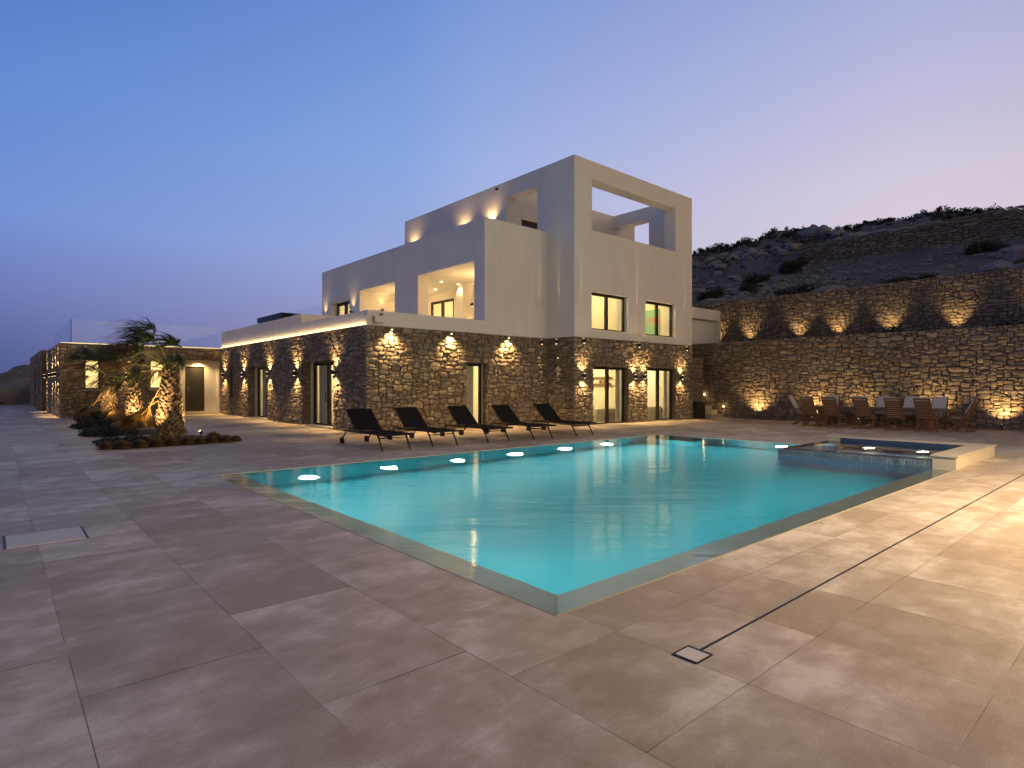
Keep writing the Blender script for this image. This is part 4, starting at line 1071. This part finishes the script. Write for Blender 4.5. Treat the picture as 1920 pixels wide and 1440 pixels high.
def leafmass(mb, centers, radii, n, rs, size=.05, tone=(.5, .25), squash=1.):
    for c, r in zip(centers, radii):
        c = np.array(c)
        for _ in range(n):
            d = rs.normal(0, 1, 3); d /= np.linalg.norm(d); q = rs.uniform(.35, 1.05)**.5
            p = c+d*r*q*np.array([1, 1, squash]); 
            a = rs.normal(0, 1, 3); a /= np.linalg.norm(a); b = np.cross(a, d); b /= np.linalg.norm(b)+1e-9
            s_ = size*rs.uniform(.6, 1.4)
            mb.add([p-a*s_*.5, p+b*s_*.4, p+a*s_*.6, p-b*s_*.4], [(0, 1, 2, 3)], np.clip(rs.normal(*tone), 0, 1))
# planting beds
beds = [(1.95, 4.75, 16.75, 20.15), (1.95, 4.2, 20.85, 23.5), (2.0, 4.2, 24.2, 27.3), (2.5, 4.2, 28, 32.6)]
for (x0, x1, y0, y1) in beds:
    m = MB(); rs = np.random.RandomState(int(y0*10)); k = 40
    cx, cy, ax_, ay = (x0+x1)/2, (y0+y1)/2, (x1-x0)/2, (y1-y0)/2
    V = [(cx+ax_*np.sign(math.cos(a))*abs(math.cos(a))**.45*(1+rs.normal(0, .02)), cy+ay*np.sign(math.sin(a))*abs(math.sin(a))**.45*(1+rs.normal(0, .02)), 0) for a in np.linspace(0, 2*PI, k, endpoint=False)]
    V = [(p[0], p[1], gz(p[0], p[1])+.006) for p in V]
    V.append((cx, cy, gz(cx, cy)+.03))
    m.add(V, [(i, (i+1) % k, k) for i in range(k)]); tag(m.build('soil_bed', M['soil'], smooth=True), kind='structure')
def groundcover(x0, x1, y0, y1, n, seed, hmax_=.28):
    rs = np.random.RandomState(seed); m = MB(); C = []; Rr = []
    for _ in range(n):
        x, y = rs.uniform(x0, x1), rs.uniform(y0, y1); r = rs.uniform(.08, .2); C.append((x, y, gz(x, y)+rs.uniform(.03, hmax_*.6))); Rr.append(r)
    leafmass(m, C, Rr, 60, rs, .055)
    return m
tag(groundcover(2.0, 2.9, 17.3, 18.6, 24, 1, .2).build('ground_cover', M['cover']), 'low dark leafy ground cover in the front planting bed', 'ground cover', kind='stuff')
tag(groundcover(1.95, 3.3, 20.95, 23.2, 46, 2, .2).build('ground_cover', M['cover']), 'low dark leafy ground cover in the second planting bed', 'ground cover', kind='stuff')
tag(groundcover(2.1, 3.6, 24.3, 27.1, 44, 3, .2).build('ground_cover', M['cover']), 'low dark leafy ground cover in the third planting bed', 'ground cover', kind='stuff')
tag(groundcover(2.6, 4.1, 28.6, 32.5, 60, 4, .3).build('ground_cover', M['cover']), 'low dark leafy ground cover against the annex wall', 'ground cover', kind='stuff')
def tuft(x, y, r, seed, label, group='rounded straw-coloured grass tufts'):
    rs = np.random.RandomState(seed); m = MB(); z = gz(x, y)
    for _ in range(620):
        a = rs.uniform(0, 2*PI); e = math.acos(rs.uniform(0.02, 1)); l = r*rs.uniform(.8, 1.12)
        d = np.array([math.sin(e)*math.cos(a), math.sin(e)*math.sin(a), math.cos(e)*.85])
        p0 = np.array([x, y, z])+d*l*.25*np.array([1, 1, .3]); p1 = np.array([x, y, z])+d*l*.75+np.array([-.02, .015, 0.02]); p2 = np.array([x, y, z])+d*l*1.05+np.array([-.09, .07, -.02])*r/.3
        p2[2] = max(p2[2], z+.01)
        s_ = np.cross(d, [0, 0, 1]); s_ /= np.linalg.norm(s_)+1e-9
        strip(m, [p0, p1, p2], (.014, .016, .002), s_, np.clip(rs.normal(.45, .25), 0, 1))
    m.add([(x+r*.62*math.cos(a), y+r*.62*math.sin(a), z+.01) for a in np.linspace(0, 2*PI, 12, endpoint=False)]+[(x, y, z+r*.66)], [(i, (i+1) % 12, 12) for i in range(12)], .0)
    tag(m.build('grass_tuft', M['grass']), label, 'grass tuft', group)
tl = [(2.05, 16.95, .22, 'straw grass tuft at the left tip of the front bed'), (2.38, 16.85, .25, 'second straw grass tuft from the left tip of the front bed'), (2.74, 16.9, .24, 'third straw grass tuft from the left tip of the front bed'), (3.02, 17.5, .30, 'large straw grass tuft set back left of the thick palm trunk'), (3.12, 16.95, .24, 'straw grass tuft in front of the thick palm, on its left'), (3.45, 16.95, .26, 'straw grass tuft in front of the thick palm, centred'), (3.42, 17.7, .27, 'straw grass tuft just behind the front edge near the thick palm'), (3.80, 17.0, .25, 'straw grass tuft in front of the thick palm, on its right'), (4.10, 17.05, .24, 'straw grass tuft right of the thick palm trunk'), (4.38, 17.0, .22, 'straw grass tuft third from the right tip of the front bed'), (4.52, 17.45, .33, 'tallest straw grass tuft near the right end of the front bed'), (4.72, 17.0, .24, 'straw grass tuft second from the right tip of the front bed'), (4.98, 17.1, .20, 'straw grass tuft at the right tip of the front bed'), (4.35, 20.6, .30, 'straw grass tuft right behind the thick palm trunk'), (3.1, 23.2, .26, 'straw grass tuft in the second bed behind the leafy ground cover'), (2.7, 27.0, .3, 'straw grass tuft in the third bed near the far palm')]
for i, (x, y, r, lab) in enumerate(tl): tuft(x, y, r, 60+i, lab)
# palm spotlights
gP = 'ground spotlights under the palms'
ground_light(3.22, 18.45, .10, (.06, .80, 1), 620, 'ground spotlight at the left foot of the thick palm trunk', gP, 75)
ground_light(4.62, 19.3, .10, (-.75, .0, 1), 260, 'bright ground spotlight right of the thick palm trunk', gP, 75)
ground_light(3.45, 23.55, .12, (.10, .7, 1), 330, 'ground spotlight in front of the middle palm', gP, 80)
ground_light(3.42, 27.9, .13, (.02, .9, 1), 480, 'ground spotlight in front of the farthest palm', gP, 90)

# ---- hillside rocks, bushes, scrub
import bmesh
_ico = {}
def ico(n):
    if n not in _ico:
        b = bmesh.new(); bmesh.ops.create_icosphere(b, subdivisions=n, radius=1); b.verts.ensure_lookup_table()
        _ico[n] = (np.array([v.co[:] for v in b.verts]), [tuple(v.index for v in f.verts) for f in b.faces]); b.free()
    return _ico[n]
def rockmesh(mb, c, sx, sy, sz, seed, n=3, rz=0.):
    V, F = ico(n); rs = np.random.RandomState(seed); V = V.copy()
    for _ in range(14):                                  # chop flat facets
        d = rs.normal(0, 1, 3); d /= np.linalg.norm(d); k = rs.uniform(.55, .9)
        h = V@d; V -= np.outer(np.clip(h-k, 0, None), d)
    o = rs.uniform(0, 50)
    V *= (1+.13*fbm(V[:, 0]*1.3+o, V[:, 1]*1.3+V[:, 2]*1.7, 4))[:, None]
    V = V*np.array([sx, sy, sz]); ca, sa = math.cos(rz), math.sin(rz)
    V = np.stack([V[:, 0]*ca-V[:, 1]*sa, V[:, 0]*sa+V[:, 1]*ca, V[:, 2]], 1)
    mb.add(V+np.array(c), F, rs.uniform())
rocks = [(47, 18.9, 1.0, 1.9, .75, 'long boulder on the skyline left of the round one'), (47, 18.0, .8, .75, .95, 'round boulder standing on the skyline'), (46.2, 16.8, .8, .9, .6, 'bluish boulder right of the round skyline boulder'),
         (44, 24.4, .8, .9, .75, 'boulder on the dark slope right beside the tower edge'), (44, 23.4, .9, 1.1, .8, 'broad boulder on the dark slope, second from the tower edge'), (44, 22.1, .7, .7, .75, 'pale boulder on the dark slope, third from the tower edge'), (43, 19.9, .6, .8, .4, 'low boulder on the dark slope left of the dry stone wall'), (42, 18.2, .7, 1.1, .6, 'grey boulder close to the left end of the dry stone wall'),
         (41, 23.6, .8, 1.4, .6, 'wide flat boulder low beside the tower edge'), (31.6, 17.7, .5, .9, .35, 'pale slab of rock on top of the upper retaining wall near the tower'), (31.5, 16.2, .5, 1.0, .22, 'long flat pale rock lying on top of the upper retaining wall'), (31.9, 11.9, .6, 1.4, .5, 'long low boulder right of the dark bush on the upper retaining wall'),
         (42.3, 14.2, .9, 1.4, .55, 'jagged slab on the skyline at the left of the outcrop'), (42.3, 12.9, .9, 1.8, .6, 'largest slab of the skyline outcrop above the dry stone wall'), (41.4, 11.6, .5, 1.5, .4, 'smooth pale slab just above the dry stone wall'), (44, 10.6, .9, 1.3, .45, 'pale rock right of the skyline outcrop'),
         (34, 5.7, .8, .95, .6, 'brown boulder at the right edge above the upper retaining wall'), (35.2, 4.9, .9, .9, .95, 'tallest boulder at the right frame edge'), (33.4, 4.7, .7, .85, .5, 'lower boulder at the right frame edge'), (37, 5.8, .5, .7, .35, 'small pale rock on the gravel slope at upper right')]
for i, (x, y, sx, sy, sz, lab) in enumerate(rocks):
    sx, sy, sz = sx*.72, sy*.72, sz*.66
    m = MB(); rockmesh(m, (x, y, float(hill_z(x, y))+sz*.4), sx, sy, sz, 200+i, 4 if x < 40 else 3, rs.uniform(-.3, .3))
    tag(m.build('boulder', M['rock'], smooth=True, sharp=32), lab, 'boulder', 'boulders on the hillside')
for i, (x, y, z, sx, sy, sz, lab) in enumerate(((1.1, 58.5, .9, 1.5, 1.4, 1.3, 'big dark boulder beside the end of the annex'), (-.6, 59.2, .4, 1.0, 1.0, .7, 'smaller dark boulder left of the big one at the patio edge'), (2.2, 60, 1.5, 1.3, 1.2, 1.2, 'dark boulder partly hidden behind the annex end'), (-2.4, 60.5, .3, 1.2, 1.1, .7, 'dark boulder at the left frame edge'))):
    m = MB(); rockmesh(m, (x, y, z), sx, sy, sz, 300+i, 4); tag(m.build('boulder', M['rock'], smooth=True, sharp=32), lab, 'boulder', 'boulders beyond the patio')
rs = np.random.RandomState(77)
m = MB()
for _ in range(2600):
    x = rs.uniform(30.8, 47); y = rs.uniform(-2, 32); s_ = abs(rs.normal(.0, .09))+.045
    if rs.uniform() < .4: y = rs.normal(15.5, 2.5); x = rs.uniform(30.8, 38); 
    rockmesh(m, (x, y, float(hill_z(x, y))+s_*.2), s_, s_*rs.uniform(.8, 1.6), s_*.7, rs.randint(1e6), 1, rs.uniform(0, 6))
for _ in range(150):
    y = rs.uniform(15.5, 32); x = rs.uniform(31, 46); s_ = rs.uniform(.16, .5)
    rockmesh(m, (x, y, float(hill_z(x, y))+s_*.15), s_, s_*rs.uniform(.8, 1.7), s_*rs.uniform(.5, .9), rs.randint(1e6), 2, rs.uniform(0, 6))
tag(m.build('rubble', M['rock']), 'small loose stones scattered over the hillside', 'rubble', kind='stuff')
bl = [(32.3, 13.3, 1.5, .55, 'large dark green bush hanging over the upper retaining wall'), (37, 18.5, .6, .7, 'dark round bush in the middle of the bare slope'), (35, 17.8, .5, .4, 'small dark bush below the round one on the bare slope'), (34, 19.8, .8, .7, 'dark bush low on the slope next to the tower edge'), (31.8, 8.7, 1.1, .28, 'low flat green bush on the upper retaining wall, right of centre'), (38.7, 6.9, .7, .35, 'small green bush at the foot of the dry stone wall on the right'), (39.2, 17.1, .5, .7, 'dark bush at the left end of the dry stone wall')]
for i, (x, y, ly, h, lab) in enumerate(bl):
    rs = np.random.RandomState(90+i); m = MB(); C = []; Rr = []
    for _ in range(26):
        dx, dy = rs.normal(0, .28), rs.uniform(-1, 1)*ly; C.append((x+dx, y+dy, float(hill_z(x+dx, y+dy))+rs.uniform(.05, 1)*h*(1-.5*abs(dy)/ly))); Rr.append(rs.uniform(.16, .36))
    leafmass(m, C, Rr, 90, rs, .09)
    tag(m.build('bush', M['bush']), lab, 'bush', 'bushes on the hillside')
rs = np.random.RandomState(31); m = MB(); C = []; Rr = []
for _ in range(820):
    y = rs.uniform(-6, 38); x = 49.5+rs.normal(0, .9); r = rs.uniform(.10, .26)*(.7+1.1*abs(vn(y*.6, 3.3))); C.append((x, y, float(hill_z(x, y))+r*.7)); Rr.append(r)
for _ in range(260):
    y = rs.uniform(16, 34); x = rs.uniform(40, 49); r = rs.uniform(.12, .4); C.append((x, y, float(hill_z(x, y))+r*.4)); Rr.append(r)
leafmass(m, C, Rr, 34, rs, .10)
tag(m.build('scrub', M['scrub']), 'dark spiny scrub fringing the ridge of the hill', 'scrub', kind='stuff')
# small plants at the foot of the upper wall
for i, (x, y, r, lab) in enumerate(((29.2, 8.6, .42, 'dark plant left of a lamp at the foot of the upper wall'), (29.0, 10.7, .22, 'low plant beside a lamp in the middle of the upper wall'), (29.3, 14.9, .3, 'dark plant beside the lamp nearest the outbuilding'), (29.1, 4.6, .4, 'dark plant at the far right foot of the upper wall'), (29.0, 7.2, .2, 'small plant left of the brightest lamp of the upper wall'))):
    rs = np.random.RandomState(120+i); m = MB()
    m.tube([(x, y, 3.5), (x, y, 3.62+r*.6)], r*.25, 7, .2)
    leafmass(m, [(x+rs.normal(0, r*.4), y+rs.normal(0, r*.7), 3.62+r*rs.uniform(.3, 1.)) for _ in range(9)], [r*.6]*9, 60, rs, .07)
    tag(m.build('wall_plant', M['bush']), lab, 'plant', 'plants along the upper wall')

# ================================================================== SKY AND LIGHT
wd = bpy.data.worlds.new('World'); S.world = wd; wd.use_nodes = True
t = NT('', wd.node_tree)
gen = t.n('ShaderNodeTexCoord').outputs['Generated']
d = t.n('ShaderNodeVectorMath', _operation='NORMALIZE', i0=gen).outputs[0]
sp = t.n('ShaderNodeSeparateXYZ', Vector=d); el = sp.outputs[2]
flat = t.n('ShaderNodeVectorMath', _operation='NORMALIZE', i0=t.n('ShaderNodeCombineXYZ', X=sp.outputs[0], Y=sp.outputs[1], Z=0.).outputs[0]).outputs[0]
GLOW = (.897, -.441, 0)
az = t.n('ShaderNodeVectorMath', _operation='DOT_PRODUCT', i0=flat, i1=GLOW).outputs['Value']
f = t.n('ShaderNodeMapRange', Value=az, i1=-.47, i2=.85); f = f.outputs[0]
left = t.ramp(el, [(0, lin(70, 82, 135)), (.05, lin(84, 96, 152)), (.12, lin(106, 120, 182)), (.22, lin(114, 144, 212)), (.38, lin(96, 136, 208)), (.55, lin(72, 112, 190)), (1, lin(45, 78, 155))])
mid = t.ramp(el, [(0, lin(152, 143, 178)), (.10, lin(164, 160, 198)), (.2, lin(162, 176, 220)), (.35, lin(144, 172, 227)), (.55, lin(116, 150, 216)), (1, lin(60, 95, 170))])
right = t.ramp(el, [(0, lin(230, 204, 212)), (.15, lin(220, 205, 216)), (.28, lin(211, 201, 220)), (.42, lin(182, 184, 220)), (.65, lin(128, 150, 205)), (1, lin(70, 102, 172))])
c = t.mix(t.n('ShaderNodeMapRange', Value=f, i1=0., i2=.52).outputs[0], left, mid)
c = t.mix(t.n('ShaderNodeMapRange', Value=f, i1=.42, i2=.92).outputs[0], c, right)
back = t.ramp(el, [(0, lin(235, 195, 150)), (.12, lin(205, 178, 148)), (.3, lin(160, 147, 138)), (.6, lin(106, 100, 108)), (1, lin(80, 82, 98))])
bk = t.n('ShaderNodeVectorMath', _operation='DOT_PRODUCT', i0=flat, i1=(.05, -.9987, 0)).outputs['Value']
c = t.mix(t.n('ShaderNodeMapRange', _interpolation_type='SMOOTHSTEP', Value=bk, i1=-.2, i2=.5).outputs[0], c, back)
c = t.mix(t.n('ShaderNodeMapRange', _interpolation_type='SMOOTHSTEP', Value=el, i1=.57, i2=.78).outputs[0], c, lin(86, 86, 102))
sky = t.n('ShaderNodeTexSky'); sky.sky_type = 'NISHITA'; sky.sun_disc = False; sky.sun_elevation = R(1.0); sky.sun_rotation = math.atan2(GLOW[0], GLOW[1])
c = t.mix(1., c, t.n('ShaderNodeVectorMath', _operation='SCALE', i0=sky.outputs[0], Scale=.004).outputs[0], 'ADD')
bg = t.n('ShaderNodeBackground', Color=c, Strength=1.0)
wo = t.t.nodes.new('ShaderNodeOutputWorld'); t.t.links.new(bg.outputs[0], wo.inputs[0])

sun = bpy.data.lights.new('afterglow_sun', 'SUN'); sun.energy = .54; sun.angle = R(40); sun.color = (1, .72, .45)
so = bpy.data.objects.new('afterglow_sun', sun); COL.objects.link(so)
so.rotation_euler = Vector((-.28, .94, -.20)).to_track_quat('-Z', 'Y').to_euler(); so.location = (0, 0, 30)
# warm house floodlight standing out of frame on the right
fl = bpy.data.lights.new('terrace_floodlight', 'SPOT'); fl.energy = 9000; fl.color = (1, .73, .40); fl.spot_size = R(146); fl.spot_blend = 1; fl.shadow_soft_size = .35
fo = bpy.data.objects.new('terrace_floodlight', fl); COL.objects.link(fo); fo.location = (10.5, -4.0, 5.0)
fo.rotation_euler = Vector((.02, .34, -1)).to_track_quat('-Z', 'Y').to_euler()

S.view_settings.view_transform = 'Standard'; S.view_settings.look = 'None'; S.view_settings.exposure = 0; S.view_settings.gamma = 1
S.render.engine = 'CYCLES'
cy = S.cycles; cy.use_denoising = True; cy.max_bounces = 8; cy.diffuse_bounces = 3; cy.glossy_bounces = 3; cy.transmission_bounces = 6; cy.transparent_max_bounces = 12
cy.sample_clamp_indirect = 4; cy.sample_clamp_direct = 0; cy.use_light_tree = True
cy.caustics_reflective = False
